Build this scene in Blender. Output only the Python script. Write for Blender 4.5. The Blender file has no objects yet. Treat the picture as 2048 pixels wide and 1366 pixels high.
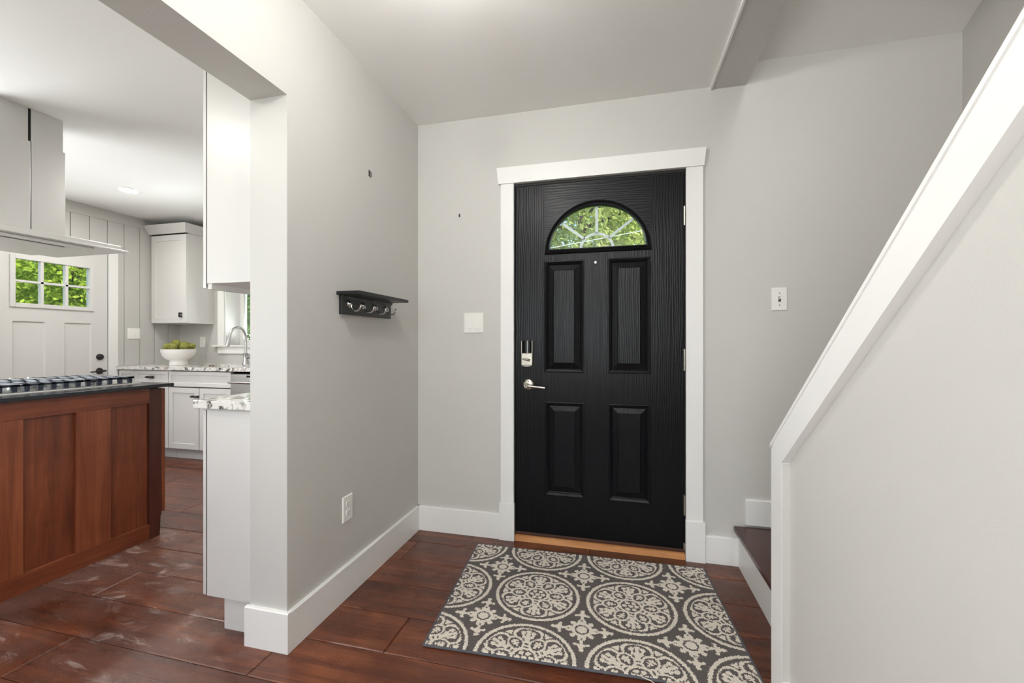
import bpy, bmesh, math, random
import numpy as np
from mathutils import Vector
random.seed(7); RNG = np.random.default_rng(11)
PI = math.pi
scene = bpy.context.scene
COL = scene.collection

# ------------------------------------------------------------------ camera, world, lights, exposure
cam = bpy.data.cameras.new('camera'); cam.sensor_width = 36.0; cam.lens = 850 / 2048 * 36.0
cam.shift_y = 0.0005; cam.clip_start = 0.02; cam.clip_end = 200
camo = bpy.data.objects.new('camera', cam); COL.objects.link(camo)
camo.location = (0, 0, 1.145); camo.rotation_euler = (PI / 2, 0, math.radians(13.9))
scene.camera = camo
scene.view_settings.view_transform = 'Standard'; scene.view_settings.look = 'None'
scene.cycles.max_bounces = 6; scene.cycles.diffuse_bounces = 4; scene.cycles.glossy_bounces = 3
scene.view_settings.exposure = 0.1; scene.view_settings.gamma = 1.0
scene.view_settings.use_curve_mapping = False

world = bpy.data.worlds.new('sky'); scene.world = world; world.use_nodes = True
wn = world.node_tree.nodes; wl = world.node_tree.links
sky = wn.new('ShaderNodeTexSky'); sky.sky_type = 'NISHITA'; sky.sun_disc = False
sky.sun_elevation = math.radians(48); sky.sun_rotation = math.radians(100)
wl.new(sky.outputs[0], wn['Background'].inputs[0]); wn['Background'].inputs[1].default_value = 0.42

def light(name, kind, loc, rot, energy, color=(1, 1, 1), **kw):
    l = bpy.data.lights.new(name, kind); l.energy = energy; l.color = color
    for k, v in kw.items(): setattr(l, k, v)
    o = bpy.data.objects.new(name, l); COL.objects.link(o); o.location = loc; o.rotation_euler = rot
    return o
XP_ = -4.906
light('sun', 'SUN', (6, -3, 9), (math.radians(42), 0, math.radians(78)), 9.0, (1, 0.96, 0.88), angle=0.02)
# daylight through the rear and sink windows, plus added kitchen-side and stair fill lamps
light('daylight_rear_window', 'AREA', (-0.62, -2.9, 1.45), (math.radians(138), 0, 0), 66, (0.91, 0.955, 1.0), shape='RECTANGLE', size=1.0, size_y=1.7)
light('kitchen_side_fill', 'AREA', (XP_ + 0.03, 0.5, 1.5), (math.radians(108), 0, math.radians(-90)), 92, (0.97, 0.985, 1.0), shape='RECTANGLE', size=2.0, size_y=1.15)  # added fill for the half wall, set in an unseen window
light('daylight_sink_window', 'AREA', (-3.72, 4.5, 0.78), (math.radians(-128), 0, 0), 100, (0.95, 0.98, 1.0), shape='RECTANGLE', size=1.3, size_y=0.7)
light('stair_fill_lamp', 'AREA', (1.1, -1.4, 4.0), (math.radians(60), 0, 0), 25, (1.0, 0.985, 0.96), shape='RECTANGLE', size=0.7, size_y=0.8)  # unseen area lamp lighting the stairwell
GLOBE_STRENGTH = 80
REAR_FILL = 78  # added lamp behind the viewer, for general hall fill
CAN_STRENGTH = 270

# ------------------------------------------------------------------ materials
MATS = {}
def srgb(r, g, b):
    f = lambda c: (c / 12.92) if c <= 0.04045 else ((c + 0.055) / 1.055) ** 2.4
    return (f(r / 255), f(g / 255), f(b / 255), 1)
class NT:
    def __init__(s, name):
        s.m = bpy.data.materials.new(name); s.m.use_nodes = True
        s.t = s.m.node_tree; s.n = s.t.nodes; s.l = s.t.links
        s.p = s.n['Principled BSDF']; s.out = s.n['Material Output']; MATS[name] = s.m
    def node(s, typ, **kw):
        nd = s.n.new(typ)
        for k, v in kw.items():
            if k.startswith('i_'):
                key = k[2:]; key = int(key) if key.isdigit() else key.replace('_', ' ')
                if hasattr(v, 'is_output') or isinstance(v, bpy.types.NodeSocket): s.l.new(v, nd.inputs[key])
                else: nd.inputs[key].default_value = v
            else: setattr(nd, k, v)
        return nd
    def coord(s, kind='Object', scale=(1, 1, 1), rand=False):
        c = s.node('ShaderNodeTexCoord').outputs[kind]
        if rand:
            oi = s.node('ShaderNodeObjectInfo')
            m = s.node('ShaderNodeMath', operation='MULTIPLY', i_0=oi.outputs['Random'], i_1=37.0)
            c = s.node('ShaderNodeVectorMath', operation='ADD', i_0=c, i_1=m.outputs[0]).outputs[0]
        return s.node('ShaderNodeMapping', i_Vector=c, i_Scale=scale).outputs[0]
    def noise(s, vec, scale, detail=3, rough=0.5, dist=0.0):
        return s.node('ShaderNodeTexNoise', i_Vector=vec, i_Scale=scale, i_Detail=detail, i_Roughness=rough, i_Distortion=dist).outputs['Fac']
    def ramp(s, fac, stops):
        r = s.node('ShaderNodeValToRGB', i_Fac=fac); e = r.color_ramp.elements
        while len(e) < len(stops): e.new(0.5)
        for el, (p, c) in zip(e, stops): el.position = p; el.color = c if len(c) == 4 else (*c, 1)
        return r.outputs[0]
    def mix(s, fac, a, b, blend='MIX'):
        m = s.node('ShaderNodeMix', data_type='RGBA', blend_type=blend)
        for k, v in ((0, fac), (6, a), (7, b)):
            if isinstance(v, bpy.types.NodeSocket): s.l.new(v, m.inputs[k])
            else: m.inputs[k].default_value = v
        return m.outputs[2]
    def math(s, op, a, b=0.5, clamp=False):
        m = s.node('ShaderNodeMath', operation=op, use_clamp=clamp)
        for k, v in ((0, a), (1, b)):
            if isinstance(v, bpy.types.NodeSocket): s.l.new(v, m.inputs[k])
            else: m.inputs[k].default_value = v
        return m.outputs[0]
    def bump(s, h, strength=0.2, dist=0.01):
        b = s.node('ShaderNodeBump', i_Height=h, i_Strength=strength, i_Distance=dist)
        s.l.new(b.outputs[0], s.p.inputs['Normal'])
    def set(s, **kw):
        for k, v in kw.items():
            k = k.replace('_', ' ')
            if isinstance(v, bpy.types.NodeSocket): s.l.new(v, s.p.inputs[k])
            else: s.p.inputs[k].default_value = v
        return s

def paint(name, col, rough=0.5, var=0.04, bumps=0.05, bscale=180, metal=0.0, spec=0.5):
    t = NT(name); v = t.coord('Object')
    n = t.noise(v, 2.3, 3)
    c2 = tuple(min(1, x * (1 + var)) for x in col[:3]) + (1,); c1 = tuple(x * (1 - var) for x in col[:3]) + (1,)
    t.set(Base_Color=t.ramp(n, [(0.3, c1), (0.7, c2)]), Roughness=rough, Metallic=metal, Specular_IOR_Level=spec)
    if bumps: t.bump(t.noise(v, bscale, 2), bumps, 0.004)
    return t.m
paint('wall', srgb(203, 201, 196), 0.5, 0.012, 0.10, 130)
paint('ceiling', srgb(243, 241, 237), 0.42, 0.012, 0.06, 60)
paint('ceiling_white', srgb(240, 239, 237), 0.6, 0.01, 0.03)
paint('trim_white', srgb(240, 239, 236), 0.35, 0.01, 0.03, 60)
paint('jamb_paint', srgb(203, 201, 197), 0.4, 0.01, 0.05, 90)
paint('cabinet_white', srgb(215, 213, 210), 0.35, 0.008, 0.0)
paint('board_grey', srgb(198, 196, 192), 0.45, 0.012, 0.02)
paint('groove', srgb(84, 82, 79), 0.7, 0.02, 0)
paint('plastic_white', srgb(240, 238, 233), 0.28, 0.005, 0)
paint('slot_dark', srgb(70, 66, 62), 0.5, 0.02, 0)
paint('nickel', srgb(176, 171, 160), 0.34, 0.03, 0.02, 300, 1.0)
paint('steel', srgb(196, 195, 193), 0.28, 0.03, 0.015, 90, 1.0)
paint('hood_steel', srgb(222, 221, 219), 0.34, 0.02, 0.01, 90, 1.0)
paint('chrome', srgb(215, 215, 215), 0.12, 0.01, 0, 90, 1.0)
paint('black_metal', srgb(34, 32, 32), 0.4, 0.05, 0.02)
paint('black_gloss', srgb(12, 12, 14), 0.08, 0.02, 0)
paint('shelf_black', srgb(20, 20, 23), 0.32, 0.1, 0.04, 120)
paint('cast_iron', srgb(34, 42, 56), 0.36, 0.1, 0.08, 300)
paint('island_top', srgb(28, 31, 38), 0.22, 0.1, 0.02, 200)
paint('ceramic', srgb(243, 241, 238), 0.3, 0.01, 0)
paint('rubber_dark', srgb(18, 16, 16), 0.6, 0.05, 0)
paint('sweep_brown', srgb(72, 42, 30), 0.5, 0.1, 0.05)
paint('toe_grey', srgb(205, 202, 198), 0.5, 0.01, 0)
paint('bark', srgb(84, 70, 56), 0.9, 0.3, 0.6, 30)
paint('wire', srgb(225, 225, 222), 0.5, 0.02, 0)
paint('lawn', srgb(92, 120, 54), 0.9, 0.3, 0.5, 20)
paint('siding', srgb(214, 212, 206), 0.7, 0.03, 0.05)
paint('muntin', srgb(205, 212, 208), 0.4, 0.01, 0)

def wood(name, cols, axis, rough=0.35, rings=1.0, bumps=0.12, coat=0.0, scrape=0.0):
    """cols dark..light; axis = the grain direction"""
    t = NT(name)
    sc = [14.0, 14.0, 14.0]; sc['XYZ'.index(axis)] = 1.1
    v = t.coord('Object', sc, rand=True)
    w = t.noise(v, 1.3 * rings, 6, 0.62, 0.9)
    sc2 = [90.0, 90.0, 90.0]; sc2['XYZ'.index(axis)] = 3.0
    f = t.noise(t.coord('Object', sc2, rand=True), 1.5, 3, 0.6)
    blot = t.noise(t.coord('Object', (1, 1, 1), rand=True), 4.5, 3, 0.6)
    m = t.math('ADD', t.math('MULTIPLY', w, 0.55), t.math('MULTIPLY', f, 0.2))
    m = t.math('ADD', m, t.math('MULTIPLY', blot, 0.25))
    oi = t.node('ShaderNodeObjectInfo').outputs['Random']
    m = t.math('ADD', m, t.math('MULTIPLY', t.math('SUBTRACT', oi, 0.5), 0.10))
    base = t.ramp(m, [(0.30, cols[0]), (0.5, cols[1]), (0.70, cols[2])])
    t.set(Base_Color=base, Roughness=rough)
    if coat: t.set(Coat_Weight=coat, Coat_Roughness=0.2)
    h = t.math('ADD', t.math('MULTIPLY', f, 0.35), t.math('MULTIPLY', w, 0.3))
    if scrape:
        sc3 = [9.0, 9.0, 9.0]; sc3['XYZ'.index(axis)] = 2.2
        h = t.math('ADD', h, t.math('MULTIPLY', t.noise(t.coord('Object', sc3, rand=True), 1.0, 2), scrape))
    t.bump(h, bumps, 0.006)
    return t, base
wood('cherry_z', [srgb(86, 42, 26), srgb(126, 66, 41), srgb(156, 90, 58)], 'Z', 0.34)
wood('cherry_y', [srgb(88, 42, 26), srgb(124, 64, 40), srgb(150, 84, 54)], 'Y', 0.34)
wood('cherry_dark', [srgb(54, 26, 19), srgb(76, 38, 28), srgb(92, 48, 35)], 'Z', 0.4)
wood('tread_wood', [srgb(44, 20, 13), srgb(70, 33, 22), srgb(92, 45, 30)], 'Y', 0.25, bumps=0.06)
wood('oak', [srgb(172, 112, 66), srgb(206, 146, 92), srgb(222, 168, 112)], 'X', 0.4, bumps=0.05)

def floor_material():
    t, base = wood('floor_wood', [srgb(44, 20, 12), srgb(94, 49, 31), srgb(146, 86, 55)], 'X', 0.25, 0.9, 0.22, 0.0, 1.5)
    pos = t.node('ShaderNodeNewGeometry').outputs['Position']
    sx = t.node('ShaderNodeSeparateXYZ', i_0=pos).outputs
    # white scuffs and dried dust, plus painted window-reflection haze, on the kitchen boards
    reg = t.math('MULTIPLY', t.node('ShaderNodeMapRange', i_0=sx[0], i_1=-1.15, i_2=-2.2).outputs[0],
                 t.node('ShaderNodeMapRange', i_0=sx[1], i_1=2.6, i_2=1.6).outputs[0])
    n1 = t.noise(t.node('ShaderNodeMapping', i_Vector=pos, i_Scale=(2.2, 5.0, 1), i_Rotation=(0, 0, 0.35)).outputs[0], 2.4, 8, 0.72, 1.2)
    n2 = t.noise(t.node('ShaderNodeMapping', i_Vector=pos, i_Scale=(1, 1, 1)).outputs[0], 2.6, 2)
    sc = t.ramp(n1, [(0.55, (0, 0, 0)), (0.66, (1, 1, 1))])
    haze = t.ramp(n2, [(0.36, (0, 0, 0)), (0.62, (1, 1, 1))])
    f = t.math('MULTIPLY', t.math('MULTIPLY', t.math('ADD', t.math('MULTIPLY', sc, 0.9), 0.14), haze), reg)
    t.l.new(t.mix(t.math('MULTIPLY', f, 0.8), base, srgb(208, 192, 186)), t.p.inputs['Base Color'])
    specks = t.noise(pos, 240, 1)
    t.set(Roughness=t.ramp(t.math('ADD', t.math('MULTIPLY', n1, 0.6), t.math('MULTIPLY', specks, 0.4)), [(0.3, (0.2, 0.2, 0.2)), (0.7, (0.42, 0.42, 0.42))]))
floor_material()

def door_material():
    t = NT('door_black')
    co = t.node('ShaderNodeTexCoord').outputs['Object']
    s = t.node('ShaderNodeSeparateXYZ', i_0=co).outputs
    stile = t.math('GREATER_THAN', t.math('ABSOLUTE', s[0]), 0.292)
    low = t.math('LESS_THAN', s[2], 1.64)
    vert = t.math('MAXIMUM', stile, low)
    def grain(sc, ax):
        v = t.node('ShaderNodeMapping', i_Vector=co, i_Scale=sc).outputs[0]
        w = t.node('ShaderNodeTexWave', wave_type='BANDS', bands_direction=ax, i_Vector=v, i_Scale=3.0, i_Distortion=14.0, i_Detail=4.0, i_Detail_Scale=0.7).outputs['Fac']
        return w
    g = t.mix(vert, grain((1.0, 1, 7.0), 'Z'), grain((9.0, 1, 0.9), 'X'))
    fine = t.mix(vert, t.noise(t.node('ShaderNodeMapping', i_Vector=co, i_Scale=(12, 60, 260)).outputs[0], 1, 3),
                 t.noise(t.node('ShaderNodeMapping', i_Vector=co, i_Scale=(260, 60, 9)).outputs[0], 1, 3))
    h = t.math('ADD', t.math('MULTIPLY', t.math('POWER', g, 2.0), 0.4), t.math('MULTIPLY', fine, 0.5))
    t.set(Base_Color=srgb(15, 15, 18), Roughness=0.31, Specular_IOR_Level=0.19)
    t.bump(h, 0.22, 0.004)
door_material()

def granite():
    t = NT('granite'); v = t.coord('Object')
    big = t.noise(v, 3.2, 4, 0.6, 0.6)
    sp = t.noise(v, 26, 5, 0.75, 0.5)
    fl = t.node('ShaderNodeTexVoronoi', i_Vector=v, i_Scale=60.0).outputs['Color']
    fl = t.node('ShaderNodeSeparateColor', i_0=fl).outputs[0]
    c = t.ramp(sp, [(0.37, srgb(40, 38, 37)), (0.43, srgb(140, 136, 132)), (0.49, srgb(236, 234, 230))])
    spots = t.ramp(fl, [(0.0, srgb(50, 47, 46)), (0.08, srgb(150, 146, 142)), (0.14, srgb(240, 238, 235))])
    c = t.mix(0.55, c, spots, 'MULTIPLY')
    c = t.mix(t.ramp(big, [(0.46, (0, 0, 0)), (0.68, (0.8, 0.8, 0.8))]), c, srgb(238, 235, 231))
    rust = t.math('MULTIPLY', t.ramp(t.noise(v, 2.1, 2), [(0.57, (0, 0, 0)), (0.66, (1, 1, 1))]), t.ramp(sp, [(0.42, (1, 1, 1)), (0.62, (0.15, 0.15, 0.15))]))
    c = t.mix(rust, c, srgb(150, 104, 52))
    t.set(Base_Color=c, Roughness=0.12)
granite()

def glass():
    t = NT('glass')
    tr = t.node('ShaderNodeBsdfTransparent'); tr.inputs[0].default_value = (0.97, 0.985, 0.98, 1)
    gl = t.node('ShaderNodeBsdfGlossy', i_Roughness=0.02)
    fr = t.node('ShaderNodeFresnel', i_IOR=1.35)
    ms = t.node('ShaderNodeMixShader', i_0=fr.outputs[0], i_1=tr.outputs[0], i_2=gl.outputs[0])
    t.l.new(ms.outputs[0], t.out.inputs[0])
glass()

def emit(name, col, strength):
    t = NT(name); t.set(Base_Color=col, Emission_Color=col, Emission_Strength=strength, Roughness=0.4)
emit('globe_glow', (1.0, 0.99, 0.97, 1), GLOBE_STRENGTH)
emit('rear_fill_glow', (1.0, 0.99, 0.97, 1), REAR_FILL)
emit('can_glow', (1.0, 0.97, 0.93, 1), CAN_STRENGTH)

def leaf(name, cols):
    t = NT(name)
    n = t.noise(t.coord('Object'), 3.0, 6, 0.75)
    c = t.ramp(n, [(0.32, cols[0]), (0.5, cols[1]), (0.68, cols[2])])
    d = t.node('ShaderNodeBsdfDiffuse', i_Color=c); tl = t.node('ShaderNodeBsdfTranslucent', i_Color=c)
    ms = t.node('ShaderNodeMixShader', i_0=0.45, i_1=d.outputs[0], i_2=tl.outputs[0])
    t.l.new(ms.outputs[0], t.out.inputs[0])
leaf('leaf_bright', [srgb(74, 108, 34), srgb(150, 174, 62), srgb(210, 218, 112)])
leaf('leaf_mid', [srgb(58, 96, 50), srgb(104, 148, 74), srgb(160, 190, 108)])
leaf('leaf_olive', [srgb(96, 124, 66), srgb(172, 184, 104), srgb(226, 222, 156)])
leaf('artichoke', [srgb(120, 128, 62), srgb(182, 184, 104), srgb(226, 222, 160)])

def rug_material():
    t = NT('rug')
    a = t.node('ShaderNodeAttribute', attribute_name='pattern')
    co = t.node('ShaderNodeTexCoord').outputs['Object']
    n = t.noise(co, 420, 2, 0.7)
    fac = t.math('ADD', a.outputs['Fac'], t.math('MULTIPLY', t.math('SUBTRACT', n, 0.5), 0.25), True)
    dark = t.mix(t.noise(co, 500, 1), srgb(66, 60, 58), srgb(116, 108, 104))
    lite = t.mix(t.noise(co, 380, 1), srgb(218, 206, 188), srgb(250, 243, 232))
    t.set(Base_Color=t.mix(t.ramp(fac, [(0.4, (0, 0, 0)), (0.6, (1, 1, 1))]), dark, lite), Roughness=0.95, Specular_IOR_Level=0.1)
    t.set(Sheen_Weight=0.15)
    t.bump(n, 0.6, 0.004)
rug_material()
paint('rug_binding', srgb(88, 88, 94), 0.9, 0.1, 0.4, 300)
paint('rug_thread', srgb(222, 210, 196), 0.9, 0.05, 0)

# ------------------------------------------------------------------ mesh helpers
ORIG = {}
def ident(a, b, c): return (a, b, c)
class MB:
    def __init__(s): s.v = []; s.f = []
    def add(s, vs, fs):
        k = len(s.v); s.v += [tuple(v) for v in vs]; s.f += [tuple(i + k for i in f) for f in fs]; return s
    def box(s, x0, x1, y0, y1, z0, z1, b=0.0):
        if x0 > x1: x0, x1 = x1, x0
        if y0 > y1: y0, y1 = y1, y0
        if z0 > z1: z0, z1 = z1, z0
        if b <= 0:
            vs = [(x, y, z) for x in (x0, x1) for y in (y0, y1) for z in (z0, z1)]
            return s.add(vs, [(0, 1, 3, 2), (4, 6, 7, 5), (0, 4, 5, 1), (2, 3, 7, 6), (0, 2, 6, 4), (1, 5, 7, 3)])
        bm = bmesh.new(); bmesh.ops.create_cube(bm, size=1)
        for v in bm.verts: v.co = Vector(((x0 + x1) / 2 + v.co.x * (x1 - x0), (y0 + y1) / 2 + v.co.y * (y1 - y0), (z0 + z1) / 2 + v.co.z * (z1 - z0)))
        bmesh.ops.bevel(bm, geom=bm.edges[:], offset=b, segments=2, profile=0.6, affect='EDGES')
        bm.verts.ensure_lookup_table(); bm.verts.index_update()
        s.add([v.co[:] for v in bm.verts], [[v.index for v in f.verts] for f in bm.faces]); bm.free(); return s
    def prism(s, poly, t0, t1, fn):
        """poly of (a, b) extruded along c from t0 to t1; fn maps (a, b, c) to xyz"""
        n = len(poly)
        vs = [fn(a, b, t0) for a, b in poly] + [fn(a, b, t1) for a, b in poly]
        fs = [tuple(range(n))[::-1], tuple(range(n, 2 * n))] + [(i, (i + 1) % n, n + (i + 1) % n, n + i) for i in range(n)]
        return s.add(vs, fs)
    def tube(s, pts, r, n=10, caps=True):
        pts = [Vector(p) for p in pts]; rs = r if isinstance(r, (list, tuple)) else [r] * len(pts)
        vs, fs = [], []; up = None
        for i, p in enumerate(pts):
            t = (pts[min(i + 1, len(pts) - 1)] - pts[max(i - 1, 0)]).normalized()
            if up is None:
                up = Vector((0, 0, 1)) if abs(t.z) < 0.9 else Vector((1, 0, 0))
            a = t.cross(up).normalized(); up = a.cross(t).normalized()
            for k in range(n):
                an = 2 * PI * k / n; vs.append((p + (a * math.cos(an) + up * math.sin(an)) * rs[i])[:])
        for i in range(len(pts) - 1):
            for k in range(n):
                fs.append((i * n + k, i * n + (k + 1) % n, (i + 1) * n + (k + 1) % n, (i + 1) * n + k))
        if caps: fs += [tuple(range(n))[::-1], tuple(range((len(pts) - 1) * n, len(pts) * n))]
        return s.add(vs, fs)
    def lathe(s, prof, c=(0, 0, 0), n=28, axis='Z'):
        vs, fs = [], []
        for r, h in prof:
            for k in range(n):
                a = 2 * PI * k / n; p = (r * math.cos(a), r * math.sin(a), h)
                if axis == 'Y': p = (p[0], -h, p[1])
                if axis == 'X': p = (h, p[0], p[1])
                vs.append((c[0] + p[0], c[1] + p[1], c[2] + p[2]))
        for i in range(len(prof) - 1):
            for k in range(n): fs.append((i * n + k, i * n + (k + 1) % n, (i + 1) * n + (k + 1) % n, (i + 1) * n + k))
        return s.add(vs, fs)
    def rings(s, rect, steps, fn, back=None):
        """nested rectangles: rect (a0,a1,b0,b1), steps of (inset, height); closes the last one. fn maps (a,b,c)"""
        a0, a1, b0, b1 = rect; vs, fs = [], []
        for ins, h in steps:
            vs += [fn(a0 + ins, b0 + ins, h), fn(a1 - ins, b0 + ins, h), fn(a1 - ins, b1 - ins, h), fn(a0 + ins, b1 - ins, h)]
        for i in range(len(steps) - 1):
            for k in range(4): fs.append((i * 4 + k, i * 4 + (k + 1) % 4, i * 4 + 4 + (k + 1) % 4, i * 4 + 4 + k))
        m = 4 * (len(steps) - 1); fs.append((m, m + 1, m + 2, m + 3))
        if back is not None: fs.append((3, 2, 1, 0))
        return s.add(vs, fs)
    def build(s, name, mat, parent=None, origin=None, smooth=False):
        me = bpy.data.meshes.new(name)
        po = ORIG.get(parent.name, Vector((0, 0, 0))) if parent else Vector((0, 0, 0))
        og = Vector(origin) if origin is not None else po
        me.from_pydata([(v[0] - og.x, v[1] - og.y, v[2] - og.z) for v in s.v], [], s.f)
        bm = bmesh.new(); bm.from_mesh(me); bmesh.ops.recalc_face_normals(bm, faces=bm.faces[:]); bm.to_mesh(me); bm.free()
        me.materials.append(MATS[mat])
        if smooth: 
            me.shade_smooth()
            try: me.set_sharp_from_angle(angle=math.radians(40))
            except Exception: pass
        me.update()
        o = bpy.data.objects.new(name, me); COL.objects.link(o)
        if parent: o.parent = parent
        o.location = og - po; ORIG[o.name] = og
        return o
def thing(name, label, cat, loc, group=None, kind=None):
    o = bpy.data.objects.new(name, None); COL.objects.link(o); o.location = loc; o.empty_display_size = 0.1
    ORIG[o.name] = Vector(loc); return tag(o, label, cat, group, kind)
def tag(o, label, cat, group=None, kind=None):
    o['label'] = label; o['category'] = cat
    if group: o['group'] = group
    if kind: o['kind'] = kind
    return o
S = 'structure'
def FY(y0):      # surface facing -Y : a = x, b = z, height toward the viewer
    return lambda a, b, c: (a, y0 - c, b)
def FX(x0):      # surface facing +X : a = y, b = z
    return lambda a, b, c: (x0 + c, a, b)
def FXn(x0):     # surface facing -X
    return lambda a, b, c: (x0 - c, a, b)

# ------------------------------------------------------------------ room dimensions
XL = -1.187; XL2 = -1.352; YW = 2.395; ZC = 2.472; YJ = 1.33; ZH = 2.062
XP = -4.906; YS = 3.83; ZK = 2.45; XR = 1.541
YREAR = -3.0

# floor: long hand-scraped boards running along x
fl = MB().box(XP - 0.1, XR + 0.1, YREAR - 0.1, YS + 0.1, -0.12, -0.014).build('floor', 'sweep_brown')
tag(fl, 'hand-scraped dark reddish brown wood plank floor', 'floor', kind=S)
PW = 0.2085; y_seam0 = 2.241
def plank(x0, x1, y0, y1):
    g = 0.0011; b = 0.0035; t = 0.0
    x0 += g; x1 -= g; y0 += g; y1 -= g
    vs = [(x0, y0, -0.014), (x1, y0, -0.014), (x1, y1, -0.014), (x0, y1, -0.014),
          (x0, y0, t - b * 0.7), (x1, y0, t - b * 0.7), (x1, y1, t - b * 0.7), (x0, y1, t - b * 0.7),
          (x0 + b, y0 + b, t), (x1 - b, y0 + b, t), (x1 - b, y1 - b, t), (x0 + b, y1 - b, t)]
    fs = [(i, (i + 1) % 4, 4 + (i + 1) % 4, 4 + i) for i in range(4)] + [(4 + i, 4 + (i + 1) % 4, 8 + (i + 1) % 4, 8 + i) for i in range(4)] + [(8, 9, 10, 11)]
    MB().add(vs, fs).build('plank', 'floor_wood', fl, origin=((x0 + x1) / 2, (y0 + y1) / 2, 0))
# row k spans y_seam0-(k+1)*PW .. y_seam0-k*PW
fixed = {3: [-2.302, -0.838], 4: [-3.2, -1.238], 5: [-2.043, 0.1]}
for k in range(-8, 16):
    y1 = y_seam0 - k * PW; y0 = y1 - PW
    if y1 > YS + 0.05: continue
    xa, xb = (XP, XR)
    if y0 > YW: xb = XL2
    elif y1 > YW: y1c = y1
    cuts = list(fixed.get(k, []))
    if not cuts:
        x = xa + 0.35 + (k * 0.77) % 1.1
        while x < xb - 0.3: cuts.append(x); x += 1.15 + ((k * 37) % 11) * 0.03
    else:
        x = cuts[0] - 1.25
        while x > xa + 0.2: cuts.insert(0, x); x -= 1.2
        x = cuts[-1] + 1.2
        while x < xb - 0.2: cuts.append(x); x += 1.2
    e = [xa] + cuts + [xb]
    for i in range(len(e) - 1): plank(e[i], e[i + 1], y0, min(y1, YS))

# walls
DX0, DX1 = -0.572, 0.342
w = MB(); HT = 2.95
w.box(XL2, DX0 - 0.03, YW, YW + 0.14, 0, HT); w.box(DX1 + 0.03, XR + 0.12, YW, YW + 0.14, 0, HT); w.box(DX0 - 0.03, DX1 + 0.03, YW, YW + 0.14, 2.065, HT)
tag(w.build('wall_back', 'wall'), 'light grey entry wall around the black front door', 'wall', kind=S)
w = MB(); w.box(XL2, XL, YJ, YW, 0, HT); w.box(XL2, XL, YW, YS + 0.12, 0, HT); w.box(XL2, XL, -0.6, YJ, ZH, HT); w.box(XL2, XL, YREAR, -0.6, 0, HT)
tag(w.build('wall_left', 'wall'), 'light grey partition wall with the wide kitchen opening', 'wall', kind=S)
# white painted lining of the opening's end
MB().box(XL2 - 0.001, XL - 0.0005, YJ - 0.002, YJ, 0.0, ZH).build('jamb_face', 'jamb_paint', bpy.data.objects['wall_left'])
w = MB().box(XR, XR + 0.12, YREAR, YW, 0, 5.4)
tag(w.build('wall_right', 'wall'), 'shaded grey wall on the far side of the stairs', 'wall', kind=S)
# rear wall with a window, kitchen's street wall with a window (both behind the camera)
w = MB(); w.box(XL2, -1.12, YREAR - 0.12, YREAR, 0, HT); w.box(-0.12, XR + 0.12, YREAR - 0.12, YREAR, 0, 5.4); w.box(-1.12, -0.12, YREAR - 0.12, YREAR, 0, 0.6); w.box(-1.12, -0.12, YREAR - 0.12, YREAR, 2.3, HT)
tag(w.build('wall_rear', 'wall'), 'grey wall with a window behind the viewer', 'wall', kind=S)
w = MB(); w.box(XP - 0.12, -4.5, -1.62, -1.5, 0, HT); w.box(-2.1, XL2, -1.62, -1.5, 0, HT); w.box(-4.5, -2.1, -1.62, -1.5, 0, 0.7); w.box(-4.5, -2.1, -1.62, -1.5, 2.3, HT)
tag(w.build('wall_kitchen_rear', 'wall'), 'kitchen wall with a wide window behind the viewer', 'wall', kind=S)
# ceilings
tag(MB().box(XL2, 0.479, YREAR, YW, ZC, ZC + 0.12).build('ceiling', 'ceiling'), 'grey painted entry ceiling lit by a lamp', 'ceiling', kind=S)
tag(MB().box(XP - 0.12, XL2, -1.62, YS + 0.12, ZK, ZK + 0.12).build('ceiling_kitchen', 'ceiling_white'), 'smooth white kitchen ceiling', 'ceiling', kind=S)
def slope_z(y): return 2.572 + 0.55 * (YW - y)
tag(MB().prism([(YW, slope_z(YW)), (YW, slope_z(YW) + 0.12), (-1.7, slope_z(-1.7) + 0.12), (-1.7, slope_z(-1.7))], 0.5, XR + 0.1, lambda a, b, c: (c, a, b)).build('ceiling_stair', 'ceiling'), 'sloping grey ceiling above the stairs', 'ceiling', kind=S)
tag(MB().box(0.479, 0.637, YREAR, YW, 2.458, 5.3).build('trim_1', 'wall'), 'grey boxed beam along the edge of the stair opening', 'beam', kind=S)
MB().box(0.470, 0.479, YREAR, YW, 2.454, ZC).build('lit_beam_edge', 'trim_white', bpy.data.objects['trim_1'])  # white strip paints the lit left face of the beam
tag(MB().box(0.6, XR, -1.75, -1.65, 1.8, 3.4).build('wall_stair_top', 'wall'), 'grey wall at the head of the stairs', 'wall', kind=S)

# baseboards
BH = 0.146; BT = 0.016
def base_profile(h=BH, t=BT): return [(0, 0), (t, 0), (t, h - 0.003), (t - 0.003, h), (0, h)]
b = MB().prism(base_profile(), YJ - BT, YW, lambda a, z, c: (XL + a, c, z))
tag(b.build('baseboard_left', 'trim_white'), 'tall white baseboard along the left entry wall', 'baseboard', kind=S)
MB().prism(base_profile(BH + 0.002, BT), XL2 - 0.012, XL + BT + 0.001, lambda a, z, c: (c, YJ - 0.002 - a, z)).build('end_block', 'trim_white', bpy.data.objects['baseboard_left'])
b = MB().prism(base_profile(), XL, -0.66, lambda a, z, c: (c, YW - a, z))
b.prism(base_profile(0.14), 0.445, 0.6, lambda a, z, c: (c, YW - a, z))
tag(b.build('baseboard_back', 'trim_white'), 'white baseboard on either side of the front door', 'baseboard', kind=S)

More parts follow.
